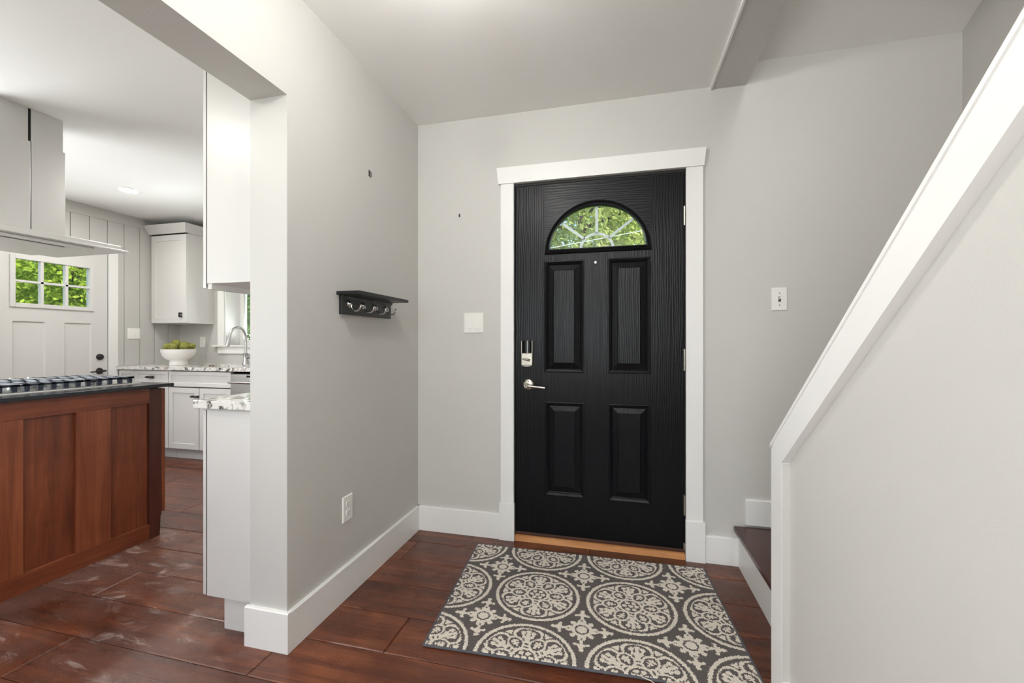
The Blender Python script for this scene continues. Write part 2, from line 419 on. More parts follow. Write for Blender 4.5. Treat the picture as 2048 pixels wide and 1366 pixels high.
# door casing
cs = thing('trim_2', 'white flat casing with a wide head board around the black door', 'door casing', (-0.115, YW, 0), kind=S)
CT = 0.02
MB().box(-0.656, DX0 - 0.006, YW - CT, YW, 0.2, 2.058, 0.002).build('side_board', 'trim_white', cs)
MB().box(DX1 + 0.008, 0.433, YW - CT, YW, 0.2, 2.058, 0.002).build('side_board', 'trim_white', cs)
MB().box(-0.664, DX0 - 0.002, YW - CT - 0.006, YW, 0, 0.212, 0.002).build('plinth_block', 'trim_white', cs)
MB().box(DX1 + 0.006, 0.443, YW - CT - 0.006, YW, 0, 0.212, 0.002).build('plinth_block', 'trim_white', cs)
MB().prism([(-0.668, 2.058), (0.437, 2.058), (0.447, 2.152), (-0.678, 2.152)], 0, 0.028, FY(YW)).build('head_board', 'trim_white', cs)
# jamb lining behind
j = MB(); j.box(DX0 - 0.028, DX0 - 0.004, YW - 0.002, YW + 0.13, 0, 2.06); j.box(DX1 + 0.004, DX1 + 0.028, YW - 0.002, YW + 0.13, 0, 2.06); j.box(DX0 - 0.028, DX1 + 0.028, YW - 0.002, YW + 0.13, 2.044, 2.062)
j.build('jamb', 'rubber_dark', cs)

# ------------------------------------------------------------------ front door
DZ0, DZ1 = 0.046, 2.040; DY = YW + 0.006; DT = 0.045
d1 = thing('door_1', 'black four-panel front door with a fan-shaped window', 'door', (-0.115, DY, 0), kind=S)
panels = [(-0.405, -0.179, 0.972, 1.606), (-0.050, 0.176, 0.972, 1.606), (-0.401, -0.177, 0.270, 0.806), (-0.048, 0.176, 0.270, 0.806)]
FC = -0.1115; FB = 1.646; FW = 0.2875; FH = 0.284
xs = sorted({DX0, DX1, -0.44, 0.216, -0.405, -0.401, -0.179, -0.177, -0.05, -0.048, 0.176})
zs = sorted({DZ0, DZ1, 0.270, 0.806, 0.972, 1.606, FB, 1.955})
def in_panel(x, z): return any(p[0] < x < p[1] and p[2] < z < p[3] for p in panels)
def in_fan(x, z): return -0.44 < x < 0.216 and FB < z < 1.955
sl = MB()
for yy, front in ((0.0, True), (-DT, False)):
    f = FY(DY)
    for i in range(len(xs) - 1):
        for k in range(len(zs) - 1):
            cx, cz = (xs[i] + xs[i + 1]) / 2, (zs[k] + zs[k + 1]) / 2
            if in_fan(cx, cz) or (front and in_panel(cx, cz)): continue
            sl.add([f(xs[i], zs[k], yy), f(xs[i + 1], zs[k], yy), f(xs[i + 1], zs[k + 1], yy), f(xs[i], zs[k + 1], yy)], [(0, 1, 2, 3)])
    # spandrel around the fan opening
    R0, R1, RT = -0.44, 0.216, 1.955
    angs = sorted({PI * q / 40 for q in range(41)} | {math.atan2(RT - FB, R1 - FC), math.atan2(RT - FB, R0 - FC)})
    def arc(a): return (FC + FW * math.cos(a), FB + FH * math.sin(a))
    def rim(a):
        c, s_ = math.cos(a), math.sin(a); t = 1e9
        if c > 1e-9: t = min(t, (R1 - FC) / c)
        if c < -1e-9: t = min(t, (R0 - FC) / c)
        if s_ > 1e-9: t = min(t, (RT - FB) / s_)
        return (FC + c * t, FB + s_ * t)
    for q in range(len(angs) - 1):
        p = [arc(angs[q]), rim(angs[q]), rim(angs[q + 1]), arc(angs[q + 1])]
        sl.add([f(a, b_, yy) for a, b_ in p], [(0, 1, 2, 3)])
f = FY(DY)
for q in range(40):
    a0, a1 = arc(PI * q / 40), arc(PI * (q + 1) / 40)
    sl.add([f(*a0, 0), f(*a1, 0), f(*a1, -DT), f(*a0, -DT)], [(0, 1, 2, 3)])
sl.add([f(FC - FW, FB, 0), f(FC + FW, FB, 0), f(FC + FW, FB, -DT), f(FC - FW, FB, -DT)], [(0, 1, 2, 3)])
for (xa, za), (xb, zb) in (((DX0, DZ0), (DX1, DZ0)), ((DX1, DZ0), (DX1, DZ1)), ((DX1, DZ1), (DX0, DZ1)), ((DX0, DZ1), (DX0, DZ0))):
    sl.add([f(xa, za, 0), f(xb, zb, 0), f(xb, zb, -DT), f(xa, za, -DT)], [(0, 1, 2, 3)])
sl.build('slab', 'door_black', d1)
for p in panels:
    MB().rings(p, [(0, 0), (0.002, 0.002), (0.006, 0.0025), (0.018, -0.004), (0.020, -0.009), (0.024, -0.0125), (0.052, -0.003), (0.056, 0.0005)], FY(DY)).build('panel', 'door_black', d1)
# fan window : D-shaped moulding, pane and grille
def dshape(ins, n=48):
    w_, h_, b_ = FW - ins, FH - ins, FB + ins
    h_ = FB + FH - ins - b_
    return [(FC + w_ * math.cos(PI * q / n), b_ + h_ * math.sin(PI * q / n)) for q in range(n + 1)]
mo = MB(); prof = [(-0.004, 0.0), (-0.001, 0.009), (0.006, 0.013), (0.013, 0.008), (0.017, 0.011), (0.023, 0.009), (0.027, -0.004), (0.0275, -0.02)]
loops = [[f(a, b_, h) for a, b_ in dshape(i)] for i, h in prof]; n = len(loops[0])
vs = [v for lp in loops for v in lp]; fs = []
for i in range(len(loops) - 1):
    for k in range(n): fs.append((i * n + k, i * n + (k + 1) % n, (i + 1) * n + (k + 1) % n, (i + 1) * n + k))
fan = mo.add(vs, fs).build('fan_window_frame', 'door_black', d1)
MB().prism(dshape(0.0265), -0.017, -0.021, FY(DY)).build('pane', 'glass', fan)
g = MB(); gb = FB + 0.027; yg = -0.024
def bar(a0, a1, wd=0.0075):
    v = Vector((a1[0] - a0[0], a1[1] - a0[1])).normalized(); nx, nz = -v.y * wd, v.x * wd
    g.prism([(a0[0] + nx, a0[1] + nz), (a1[0] + nx, a1[1] + nz), (a1[0] - nx, a1[1] - nz), (a0[0] - nx, a0[1] - nz)], yg, yg - 0.006, FY(DY))
RI = 0.088
for a in (PI / 2, math.radians(41), math.radians(139)):
    bar((FC + RI * math.cos(a), gb + RI * 0.9 * math.sin(a)), (FC + (FW - 0.026) * math.cos(a), gb + (FH - 0.053) * math.sin(a)))
for q in range(16):
    a0, a1 = PI * q / 16, PI * (q + 1) / 16
    bar((FC + RI * math.cos(a0), gb + RI * 0.9 * math.sin(a0)), (FC + RI * math.cos(a1), gb + RI * 0.9 * math.sin(a1)))
g.build('grille', 'muntin', fan)
# weather strip, sweep, hinges, peephole
MB().box(DX0, DX1, DY - 0.001, DY + 0.03, DZ1, 2.05).build('weather_strip', 'rubber_dark', d1)
MB().box(DX0 + 0.002, DX1 - 0.002, DY - 0.006, DY + 0.02, 0.034, 0.05, 0.002).build('door_sweep', 'sweep_brown', d1)
for z0, z1 in ((1.759, 1.86), (0.994, 1.108), (0.234, 0.34), (0.05, 0.085)):
    h = MB().box(DX1 - 0.003, DX1 + 0.006, DY - 0.013, DY - 0.0, z0, z1, 0.001)
    if z0 > 0.1: h.tube([(DX1 + 0.002, DY - 0.014, z0), (DX1 + 0.002, DY - 0.014, z1)], 0.0055, 10)
    h.build('hinge', 'nickel', d1)
ph = MB().lathe([(0.0, 0.004), (0.004, 0.004), (0.0075, 0.003), (0.009, 0.0), (0.009, -0.002)], (-0.116, DY, 1.586), 18, 'Y').build('peephole', 'chrome', d1, smooth=True)
# deadbolt
db = thing_part = MB()
cx, cz = -0.501, 1.083
db.box(cx - 0.033, cx + 0.033, DY - 0.028, DY, cz - 0.072, cz - 0.002, 0.004)
db.box(cx - 0.033, cx - 0.028, DY - 0.026, DY, cz - 0.01, cz + 0.068, 0.0015); db.box(cx + 0.028, cx + 0.033, DY - 0.026, DY, cz - 0.01, cz + 0.068, 0.0015)
db.prism([(cx + 0.033 * math.cos(a), cz - 0.066 + 0.012 * math.sin(a)) for a in [PI + PI * q / 12 for q in range(13)]], 0.002, 0.026, FY(DY))
dbo = db.build('deadbolt', 'nickel', d1); dbo['label'] = 'brushed nickel electronic deadbolt housing'
sc = MB(); sc.prism([(cx + 0.0275 * math.sin(a), 0.008 + 0.020 * math.cos(a)) for a in [-1.35 + 2.7 * q / 14 for q in range(15)]] + [(cx + 0.0275, 0.0), (cx - 0.0275, 0.0)], cz - 0.001, cz + 0.070, lambda a, c, z: (a, DY - c, z))
so = sc.build('battery_cover', 'black_gloss', dbo, smooth=True); so['label'] = 'glossy black rounded upper cover'
MB().tube([(cx - 0.02, DY - 0.04, cz - 0.034), (cx + 0.018, DY - 0.046, cz - 0.041)], [0.006, 0.0075], 10).box(cx - 0.006, cx + 0.006, DY - 0.045, DY - 0.026, cz - 0.044, cz - 0.032, 0.002).build('thumb_turn', 'nickel', dbo, smooth=True)
MB().lathe([(0, 0.0292), (0.002, 0.0292), (0.0025, 0.027)], (cx - 0.003, DY, cz - 0.013), 10, 'Y').build('indicator', 'slot_dark', dbo)
# lever
lx, lz = -0.496, 0.9
lv = MB().lathe([(0, 0.012), (0.02, 0.012), (0.028, 0.0105), (0.033, 0.006), (0.034, 0.0), (0.034, -0.001)], (lx, DY, lz), 32, 'Y').build('lever_rose', 'nickel', d1, smooth=True)
m = MB().lathe([(0.0, 0.06), (0.009, 0.06), (0.012, 0.057), (0.0125, 0.03), (0.012, 0.01)], (lx - 0.003, DY, lz - 0.002), 20, 'Y')
m.tube([(lx - 0.003, DY - 0.05, lz - 0.002), (lx + 0.03, DY - 0.05, lz - 0.006), (lx + 0.104, DY - 0.046, lz - 0.013)], [0.0085, 0.0075, 0.007], 10)
m.build('lever', 'nickel', lv, smooth=True)
MB().lathe([(0, 0.0612), (0.0045, 0.0612), (0.005, 0.059)], (lx - 0.003, DY, lz - 0.002), 12, 'Y').build('keyhole', 'slot_dark', lv)
for dz in (0.019, -0.02): MB().lathe([(0, 0.013), (0.003, 0.013), (0.0035, 0.011)], (lx + 0.002, DY, lz + dz), 10, 'Y').build('screw', 'slot_dark', lv)
th = MB().prism([(YW - 0.012, 0), (YW - 0.008, 0.028), (YW + 0.02, 0.036), (YW + 0.13, 0.036), (YW + 0.13, 0)], DX0 - 0.0, DX1 + 0.004, lambda a, z, c: (c, a, z))
tag(th.build('trim_3', 'oak'), 'honey oak threshold strip under the black front door', 'threshold', kind=S)

# ------------------------------------------------------------------ switches and outlets
def switch_plate(name, label, cat, fn, w_, h_, kind, loc, group=None):
    t = thing(name, label, cat, loc, group)
    pl = MB().rings((-w_ / 2, w_ / 2, -h_ / 2, h_ / 2), [(0, 0), (0.0005, 0.003), (0.004, 0.006)], fn).build('plate', 'plastic_white', t)
    if kind == 'rocker2':
        for ox in (-0.023, 0.023):
            r = MB().rings((ox - 0.0175, ox + 0.0175, -0.034, 0.034), [(0, 0.0061), (0.001, 0.0066)], fn).build('switch_bezel', 'plastic_white', t)
            r = MB(); a0, a1 = ox - 0.0155, ox + 0.0155
            r.add([fn(a0, -0.032, 0.0066), fn(a1, -0.032, 0.0066), fn(a1, 0.032, 0.0066), fn(a0, 0.032, 0.0066), fn(a0, -0.032, 0.0115), fn(a1, -0.032, 0.0115), fn(a1, 0.032, 0.0072), fn(a0, 0.032, 0.0072)],
                  [(4, 5, 6, 7), (0, 1, 5, 4), (1, 2, 6, 5), (2, 3, 7, 6), (3, 0, 4, 7)])
            r.build('rocker', 'plastic_white', t)
            for sz in (-0.048, 0.048): MB().rings((ox - 0.002, ox + 0.002, sz - 0.002, sz + 0.002), [(0, 0.006), (0.0006, 0.0068)], fn).build('screw', 'toe_grey', t)
    if kind == 'toggle':
        MB().rings((-0.006, 0.006, -0.013, 0.013), [(0, 0.0061), (0.001, 0.0064)], fn).build('slot', 'slot_dark', t)
        MB().add([fn(-0.005, -0.002, 0.005), fn(0.005, -0.002, 0.005), fn(0.005, 0.009, 0.005), fn(-0.005, 0.009, 0.005), fn(-0.004, 0.004, 0.02), fn(0.004, 0.004, 0.02), fn(0.004, 0.010, 0.019), fn(-0.004, 0.010, 0.019)],
                 [(0, 1, 5, 4), (1, 2, 6, 5), (2, 3, 7, 6), (3, 0, 4, 7), (4, 5, 6, 7)]).build('toggle', 'plastic_white', t)
        for sz in (-0.03, 0.03): MB().rings((-0.0025, 0.0025, sz - 0.0025, sz + 0.0025), [(0, 0.006), (0.0006, 0.0068)], fn).build('screw', 'slot_dark', t)
    if kind == 'outlet':
        for oz in (-0.0195, 0.0195):
            poly = []
            for q in range(24):
                a = 2 * PI * q / 24; poly.append((0.0165 * math.cos(a), oz + max(-0.0125, min(0.0125, 0.0165 * math.sin(a)))))
            r = MB().prism(poly, 0.004, 0.0085, fn).build('receptacle', 'plastic_white', t)
            for sx, hh in ((-0.006, 0.004), (0.006, 0.0033)):
                MB().rings((sx - 0.001, sx + 0.001, oz + 0.003 - hh, oz + 0.003 + hh), [(0, 0.0085), (0.0001, 0.0087)], fn).build('slot', 'slot_dark', r)
            MB().rings((-0.0022, 0.0022, oz - 0.0085, oz - 0.005), [(0, 0.0085), (0.0004, 0.0087)], fn).build('ground_hole', 'slot_dark', r)
    return t
def shift(fn, da, db_): return lambda a, b_, c: fn(a + da, b_ + db_, c)
switch_plate('light_switch', 'white double rocker switch between the corner and the black door', 'light switch', shift(FY(YW), -0.827, 1.258), 0.121, 0.121, 'rocker2', (-0.827, YW, 1.258))
switch_plate('light_switch', 'single white toggle switch on the wall right of the black door', 'light switch', shift(FY(YW), 0.790, 1.36), 0.071, 0.116, 'toggle', (0.790, YW, 1.36))
switch_plate('wall_outlet', 'white double socket low on the left entry wall', 'outlet', shift(FX(XL), 1.688, 0.394), 0.071, 0.116, 'outlet', (XL, 1.688, 0.394))
switch_plate('light_switch', 'white double switch on the panelled wall beside the white kitchen door', 'light switch', shift(FX(XP + 0.013), 3.353, 1.232), 0.118, 0.112, 'rocker2', (XP + 0.013, 3.353, 1.232))
switch_plate('wall_outlet', 'white socket above the kitchen counter between bowl and window', 'outlet', shift(FY(YS), -4.555, 1.145), 0.072, 0.115, 'outlet', (-4.555, YS, 1.145))
# small picture hooks left in the walls
hk = MB().tube([(XL + 0.002, 1.866, 1.985), (XL + 0.012, 1.866, 1.978), (XL + 0.013, 1.866, 1.962), (XL + 0.006, 1.866, 1.956)], 0.0018, 6).box(XL, XL + 0.0025, 1.859, 1.873, 1.962, 1.992)
tag(hk.build('picture_hook', 'slot_dark', origin=(XL, 1.866, 1.957)), 'tiny metal picture hook high on the left wall above the coat rack', 'hook')
hk = MB().tube([(-0.916, YW - 0.002, 1.908), (-0.916, YW - 0.011, 1.902), (-0.916, YW - 0.012, 1.892)], 0.0014, 6).box(-0.92, -0.912, YW - 0.002, YW, 1.893, 1.912)
tag(hk.build('picture_hook', 'slot_dark', origin=(-0.916, YW, 1.89)), 'tiny metal picture hook above the double rocker switch', 'hook')

# ------------------------------------------------------------------ coat-hook shelf
sh = thing('hook_shelf', 'small black wall shelf with four curved metal coat hooks', 'coat rack', (XL, 1.83, 1.268))
MB().box(XL, -1.072, 1.612, 2.052, 1.352, 1.367, 0.0015).build('shelf_board', 'shelf_black', sh)
MB().box(XL, XL + 0.016, 1.63, 2.045, 1.268, 1.352, 0.0015).build('back_board', 'shelf_black', sh)
MB().prism([(0.016, 1.352), (0.026, 1.352), (0.026, 1.346), (0.016, 1.336)], 1.63, 2.045, lambda a, z, c: (XL + a, c, z)).build('moulding', 'shelf_black', sh)
for yh in (1.68, 1.785, 1.89, 1.99):
    x0 = XL + 0.016; zh = 1.317
    ho = MB().lathe([(0, 0.012), (0.007, 0.0115), (0.011, 0.008), (0.013, 0.004), (0.016, 0.003), (0.0165, 0.0)], (x0, yh, zh), 18, 'X').build('hook_rosette', 'chrome', sh, smooth=True)
    pts = [(x0 + 0.006, yh, zh)] + [(x0 + 0.036 + 0.024 * math.cos(a), yh, zh - 0.008 + 0.024 * math.sin(a)) for a in [PI * 0.93 + q * PI * 1.1 / 10 for q in range(11)]]
    hm = MB().tube(pts, 0.0042, 10)
    e = pts[-1]; hm.lathe([(0.0, 0.006), (0.004, 0.0045), (0.0058, 0.0), (0.004, -0.0045), (0.0, -0.006)], e, 12)
    hm.build('hook_arm', 'chrome', ho, smooth=True)

# ------------------------------------------------------------------ stairs and half wall
st = thing('staircase', 'wooden stairs with white risers turning up behind the half wall', 'stairs', (1.07, 2.0, 0), kind=S)
TZ = 0.208; XRIS = 0.600
MB().box(XRIS, XRIS + 0.018, 1.46, YW - 0.001, 0, TZ - 0.026).build('riser', 'trim_white', st)
tr = MB().box(XRIS - 0.024, XR - 0.001, 1.46, YW - 0.017, TZ - 0.026, TZ, 0.006).build('tread', 'tread_wood', st)
for i in range(11):
    yr = 1.42 - 0.25 * i; z0 = TZ + 0.205 * i
    MB().box(0.6, XR - 0.001, yr - 0.018, yr, z0, z0 + 0.18).build('riser', 'trim_white', st)
    MB().box(0.6, XR - 0.001, yr - 0.268, yr + 0.022, z0 + 0.18, z0 + 0.205, 0.005).build('tread', 'tread_wood', st)
bs = MB().prism(base_profile(0.128), 0.636, XR, lambda a, z, c: (c, YW - a, TZ + 0.008 + z))
tag(bs.build('baseboard_stair', 'trim_white'), 'short white baseboard on the wall above the first stair tread', 'baseboard', kind=S)
XH = 0.491; XT = 0.470; YE = 1.481; SL = 0.83
def cap_z(y): return 0.824 + SL * (YE - y)
hw_top = 2.456; y_top = YE - (hw_top - 0.80) / SL
poly = [(YE - 0.004, 0), (YE - 0.004, 0.80), (y_top, hw_top), (YREAR, hw_top), (YREAR, 0)]
hw = MB().prism(poly, XH, 0.598, lambda a, z, c: (c, a, z)).build('wall_stair', 'wall')
tag(hw, 'light grey half wall with a sloping top beside the stairs', 'half wall', kind=S)
tw = thing('trim_4', 'white trim post and sloping rail framing the half wall', 'trim', (XT, YE, 0), kind=S)
SW = 0.075; VW = 0.097
MB().box(XT, XH, YE - SW, YE, 0, cap_z(YE) - 0.002 - 0.0, 0.0).build('post_board', 'trim_white', tw)
MB().box(XT + 0.001, XH, YE - SW - 0.0012, YE - SW, 0.146, cap_z(YE - SW) - VW - 0.001).build('post_return', 'wall', tw)
ytop2 = YE - (hw_top - 0.824) / SL
MB().prism([(YE, cap_z(YE)), (YE, cap_z(YE) - VW), (ytop2, hw_top - VW), (ytop2, hw_top)], XT - 0.0005, XH, lambda a, z, c: (c, a, z)).build('sloping_board', 'trim_white', tw)
MB().prism([(YE + 0.012, cap_z(YE + 0.012)), (YE + 0.012, cap_z(YE + 0.012) + 0.012), (ytop2, hw_top + 0.012), (ytop2, hw_top)], XT - 0.004, 0.615, lambda a, z, c: (c, a, z)).build('cap', 'trim_white', tw)
MB().box(XT, 0.599, YE, YE + 0.012, 0, cap_z(YE + 0.012)).build('end_board', 'trim_white', tw)
MB().box(XH - 0.016, XH, YREAR, YE - SW, 0, 0.146, 0.002).build('base_board', 'trim_white', tw)

# ------------------------------------------------------------------ rug
def make_rug():
    TL = np.array([-0.764, 2.280]); U = np.array([1.186, 0.022]); V = np.array([0.056, -0.808])
    nu, nv = 640, 430
    uu, vv = np.meshgrid(np.linspace(0, 1, nu + 1), np.linspace(0, 1, nv + 1))
    X = TL[0] + uu * U[0] + vv * V[0]; Y = TL[1] + uu * U[1] + vv * V[1] + 0.028 * uu * vv
    # tiny wobble of the yarn edge
    def wob(seed, amp):
        r = np.random.default_rng(seed).normal(size=X.shape); return amp * (r + np.roll(r, 1, 0) + np.roll(r, 1, 1) + np.roll(np.roll(r, 1, 0), 1, 1)) / 2
    Px = X + wob(1, 0.0017); Py = Y + wob(2, 0.0017)
    O = np.array([-0.348, 1.884]); E1 = np.array([0.404, 0.010]); E2 = np.array([-0.0215, 0.390])
    M = np.linalg.inv(np.array([E1, E2]).T)
    a = M[0, 0] * (Px - O[0]) + M[0, 1] * (Py - O[1]); b = M[1, 0] * (Px - O[0]) + M[1, 1] * (Py - O[1])
    pat = np.zeros(X.shape)
    # medallions
    da = a - np.round(a); dbb = b - np.round(b)
    x = da * 0.404 / 0.188; y = dbb * 0.393 / 0.184
    r = np.hypot(x, y); th = np.arctan2(y, x)
    cream = (r > 0.925) & (r < 1.0)
    S6 = PI / 3
    def sector(t0):
        t = (th - t0 + S6 / 2) % S6 - S6 / 2; return r * np.cos(t), r * np.sin(t)
    inside = r < 0.86
    s, t = sector(PI / 6)
    # six big petals (outlined loops) with a fleur inside each
    ds = (s - 0.60) / 0.275; dt = t / (0.295 * (0.62 + 0.55 * np.clip((s - 0.3) / 0.5, 0, 1)))
    q = np.hypot(ds, dt)
    cream |= inside & (q > 0.86) & (q < 1.06)
    fl = (np.abs(t) < 0.030 + 0.03 * np.clip((0.75 - s) / 0.3, 0, 1)) & (s > 0.40) & (s < 0.76)
    fl |= (np.hypot((s - 0.71), (np.abs(t) - 0.105)) < 0.052)
    fl |= (np.hypot((s - 0.755), t) < 0.05)
    fl |= (np.hypot(s - 0.58, np.abs(t) - 0.085) < 0.04)
    fl |= (np.abs(np.abs(t) - (s - 0.46) * 0.55) < 0.026) & (s > 0.46) & (s < 0.72)
    cream |= fl & (q < 0.86)
    s2, t2 = sector(0)
    # triangles tucked under the ring
    cream |= (s2 > 0.70) & (s2 < 0.83) & (np.abs(t2) < (s2 - 0.68) * 0.62)
    # six small rings with a bud
    q2 = np.hypot((s2 - 0.44) / 1.25, t2)
    cream |= (q2 > 0.125) & (q2 < 0.168)
    bud = (np.abs(t2) < 0.022) & (np.abs(s2 - 0.44) < 0.11)
    bud |= (np.hypot(s2 - 0.49, np.abs(t2) - 0.05) < 0.03) | (np.hypot(s2 - 0.42, np.abs(t2) - 0.045) < 0.024)
    cream = np.where(q2 < 0.125, bud, cream)
    # centre rosette
    c3 = (r > 0.215) & (r < 0.268)
    c3 |= np.hypot(s2 - 0.135, t2) < 0.052
    c3 |= r < 0.055
    cream = np.where(r < 0.268, c3, cream)
    pat = np.where(r < 1.0, cream, 0.0).astype(float)
    # crosses between the medallions
    ca = (a - 0.5) - np.round(a - 0.5); cb = (b - 0.5) - np.round(b - 0.5)
    x = ca * 0.404; y = cb * 0.393; r2 = np.hypot(x, y)
    mx = np.maximum(np.abs(x), np.abs(y)); mn = np.minimum(np.abs(x), np.abs(y))
    k = r2 < 0.021
    k |= (r2 > 0.0285) & (r2 < 0.042)
    k |= np.hypot(np.abs(x) - 0.036, np.abs(y) - 0.036) < 0.0105
    k |= (np.hypot(mx - 0.046, mn) < 0.017) & (r2 > 0.0285)
    k |= (mx > 0.04) & (mx < 0.118) & (mn < 0.0062 + 0.006 * (mx < 0.062))
    k &= ~((mx > 0.050) & (mx < 0.060) & (mn < 0.0035))
    k |= np.hypot(mx - 0.092, mn) < 0.0135
    k |= (np.abs(mx - 0.088) < 0.0055) & (mn < 0.027)
    k |= np.hypot(mx - 0.085, mn - 0.025) < 0.006
    k |= np.hypot(mx - 0.113, mn) < 0.0095
    pat = np.where((r >= 1.03) & k, 1.0, pat)
    Z = 0.0092 + 0.0011 * pat + RNG.uniform(-0.0008, 0.0008, X.shape)
    edge = np.minimum(np.minimum(uu * 1.186, (1 - uu) * 1.186), np.minimum(vv * 0.808, (1 - vv) * 0.808))
    Z = np.where(edge < 0.004, 0.004, Z)
    root = thing('entry_rug', 'dark grey and cream medallion rug in front of the black door', 'rug', (-0.14, 1.885, 0))
    og = ORIG[root.name]
    co = np.stack([X - og.x, Y - og.y, Z], -1).reshape(-1, 3)
    idx = np.arange((nu + 1) * (nv + 1)).reshape(nv + 1, nu + 1)
    F = np.stack([idx[1:, :-1], idx[1:, 1:], idx[:-1, 1:], idx[:-1, :-1]], -1).reshape(-1, 4)
    me = bpy.data.meshes.new('pile'); me.vertices.add(len(co)); me.vertices.foreach_set('co', co.ravel().astype(np.float32))
    me.loops.add(F.size); me.loops.foreach_set('vertex_index', F.ravel().astype(np.int32))
    me.polygons.add(len(F)); me.polygons.foreach_set('loop_start', np.arange(0, F.size, 4, dtype=np.int32))
    me.update(calc_edges=True)
    at = me.attributes.new('pattern', 'FLOAT', 'POINT'); at.data.foreach_set('value', pat.ravel().astype(np.float32))
    me.materials.append(MATS['rug']); me.shade_smooth()
    o = bpy.data.objects.new('pile', me); COL.objects.link(o); o.parent = root; ORIG[o.name] = og
    # serged edge
    P = lambda u, v: (TL[0] + u * U[0] + v * V[0], TL[1] + u * U[1] + v * V[1] + 0.028 * u * v, 0.005)
    for name, pts in (('binding', [P(0, v) for v in np.linspace(0, 1, 12)]), ('binding', [P(u, 0) for u in np.linspace(0, 1, 12)]), ('binding', [P(1, v) for v in np.linspace(0, 1, 12)]),
                      ('binding', [P(u, 1) for u in np.linspace(0, 0.735, 12)]), ('binding', [P(u, 1) for u in np.linspace(0.84, 1, 6)])):
        MB().tube(pts, 0.0045, 8).build(name, 'rug_binding', root, smooth=True)
    fr = MB(); R2 = random.Random(5)
    for q in range(70):
        u = R2.uniform(0.735, 0.845); x0, y0, _ = P(u, 0.995); L = R2.uniform(0.012, 0.03); an = R2.uniform(-2.3, -0.8)
        fr.tube([(x0, y0, 0.007), (x0 + L * 0.5 * math.cos(an), y0 + L * 0.5 * math.sin(an), R2.uniform(0.007, 0.013)), (x0 + L * math.cos(an + 0.5), y0 + L * math.sin(an + 0.5), 0.002)], 0.0009, 5)
    lo = fr.build('frayed_threads', 'rug_thread', root, smooth=True); lo['kind'] = 'stuff'; lo['label'] = 'frayed cream threads at the front edge'
    a0 = P(0.665, 1.0)
    MB().tube([(a0[0], a0[1], 0.009), (a0[0] + 0.03, a0[1] - 0.006, 0.006), (a0[0] + 0.05, a0[1] - 0.02, 0.003), (a0[0] + 0.058, a0[1] - 0.05, 0.002)], 0.0016, 6).build('loose_thread', 'rug_thread', root, smooth=True)
make_rug()

# ------------------------------------------------------------------ kitchen shell
kw = MB(); kw.box(XP - 0.12, XP, -1.62, -0.5, 0, HT); kw.box(XP - 0.12, XP, 1.5, 2.27, 0, HT); kw.box(XP - 0.12, XP, -0.5, 1.5, 0, 0.9); kw.box(XP - 0.12, XP, -0.5, 1.5, 2.1, HT); kw.box(XP - 0.12, XP, 3.16, YS + 0.12, 0, HT); kw.box(XP - 0.12, XP, 2.27, 3.16, 2.06, HT)
kwo = tag(kw.build('wall_kitchen_left', 'groove'), 'pale grey kitchen wall of vertical boards around the white door', 'wall', kind=S)
edges = [2.826 + 0.1465 * i for i in range(-9, 8)]
for e in edges:
    y0, y1 = e + 0.0026, min(e + 0.1465 - 0.0026, YS)
    if y1 - y0 < 0.02: continue
    z0 = 2.02 if (e + 0.1465 > 2.21 and e < 3.1) else 0.0
    if e + 0.1465 < 2.23: z0 = 0.0
    ya, yb = y0, y1
    if z0 == 0 and y0 < 3.21 < y1: ya = 3.205
    if ya > y0: MB().prism([(ya, 0), (yb, 0), (yb, 2.345), (y0, 2.345), (y0, 2.10), (ya, 2.10)], 0, 0.012, FX(XP)).build('board', 'board_grey', kwo)
    else: MB().box(XP, XP + 0.012, ya, yb, z0, 2.345, 0.0018).build('board', 'board_grey', kwo)
MB().box(XP, XP + 0.018, 1.508, YS, 2.345, ZK, 0.0015).build('frieze_board', 'board_grey', kwo)
lp = MB(); lp.box(XP, XP + 0.01, -1.5, -0.52, 0, ZK); lp.box(XP, XP + 0.01, -0.52, 1.505, 0, 0.88); lp.box(XP, XP + 0.01, -0.52, 1.505, 2.12, ZK)
lp.build('wall_panel', 'board_grey', kwo)
WX0, WX1, WZ0, WZ1 = -4.243, -3.2, 1.112, 2.1
sw = MB(); sw.box(XP - 0.12, WX0, YS, YS + 0.25, 0, HT); sw.box(WX1, XL2, YS, YS + 0.25, 0, HT); sw.box(WX0, WX1, YS, YS + 0.25, 0, WZ0); sw.box(WX0, WX1, YS, YS + 0.25, WZ1, HT)
tag(sw.build('wall_kitchen_back', 'board_grey'), 'smooth pale grey kitchen wall behind the sink', 'wall', kind=S)
wd = thing('window_1', 'white framed kitchen window above the sink', 'window', ((WX0 + WX1) / 2, YS, WZ0), kind=S)
MB().box(WX0 - 0.083, WX0, YS - 0.018, YS, WZ0, WZ1 + 0.08, 0.002).build('casing', 'trim_white', wd)
MB().box(WX1, WX1 + 0.083, YS - 0.018, YS, WZ0, WZ1 + 0.08, 0.002).build('casing', 'trim_white', wd)
MB().box(WX0 - 0.083, WX1 + 0.083, YS - 0.02, YS, WZ1, WZ1 + 0.083, 0.002).build('casing', 'trim_white', wd)
MB().box(WX0 - 0.135, WX1 + 0.135, YS - 0.045, YS + 0.2, WZ0 - 0.02, WZ0, 0.003).build('sill', 'trim_white', wd)
MB().box(WX0 - 0.083, WX1 + 0.083, YS - 0.018, YS, WZ0 - 0.095, WZ0 - 0.02, 0.002).build('apron', 'trim_white', wd)
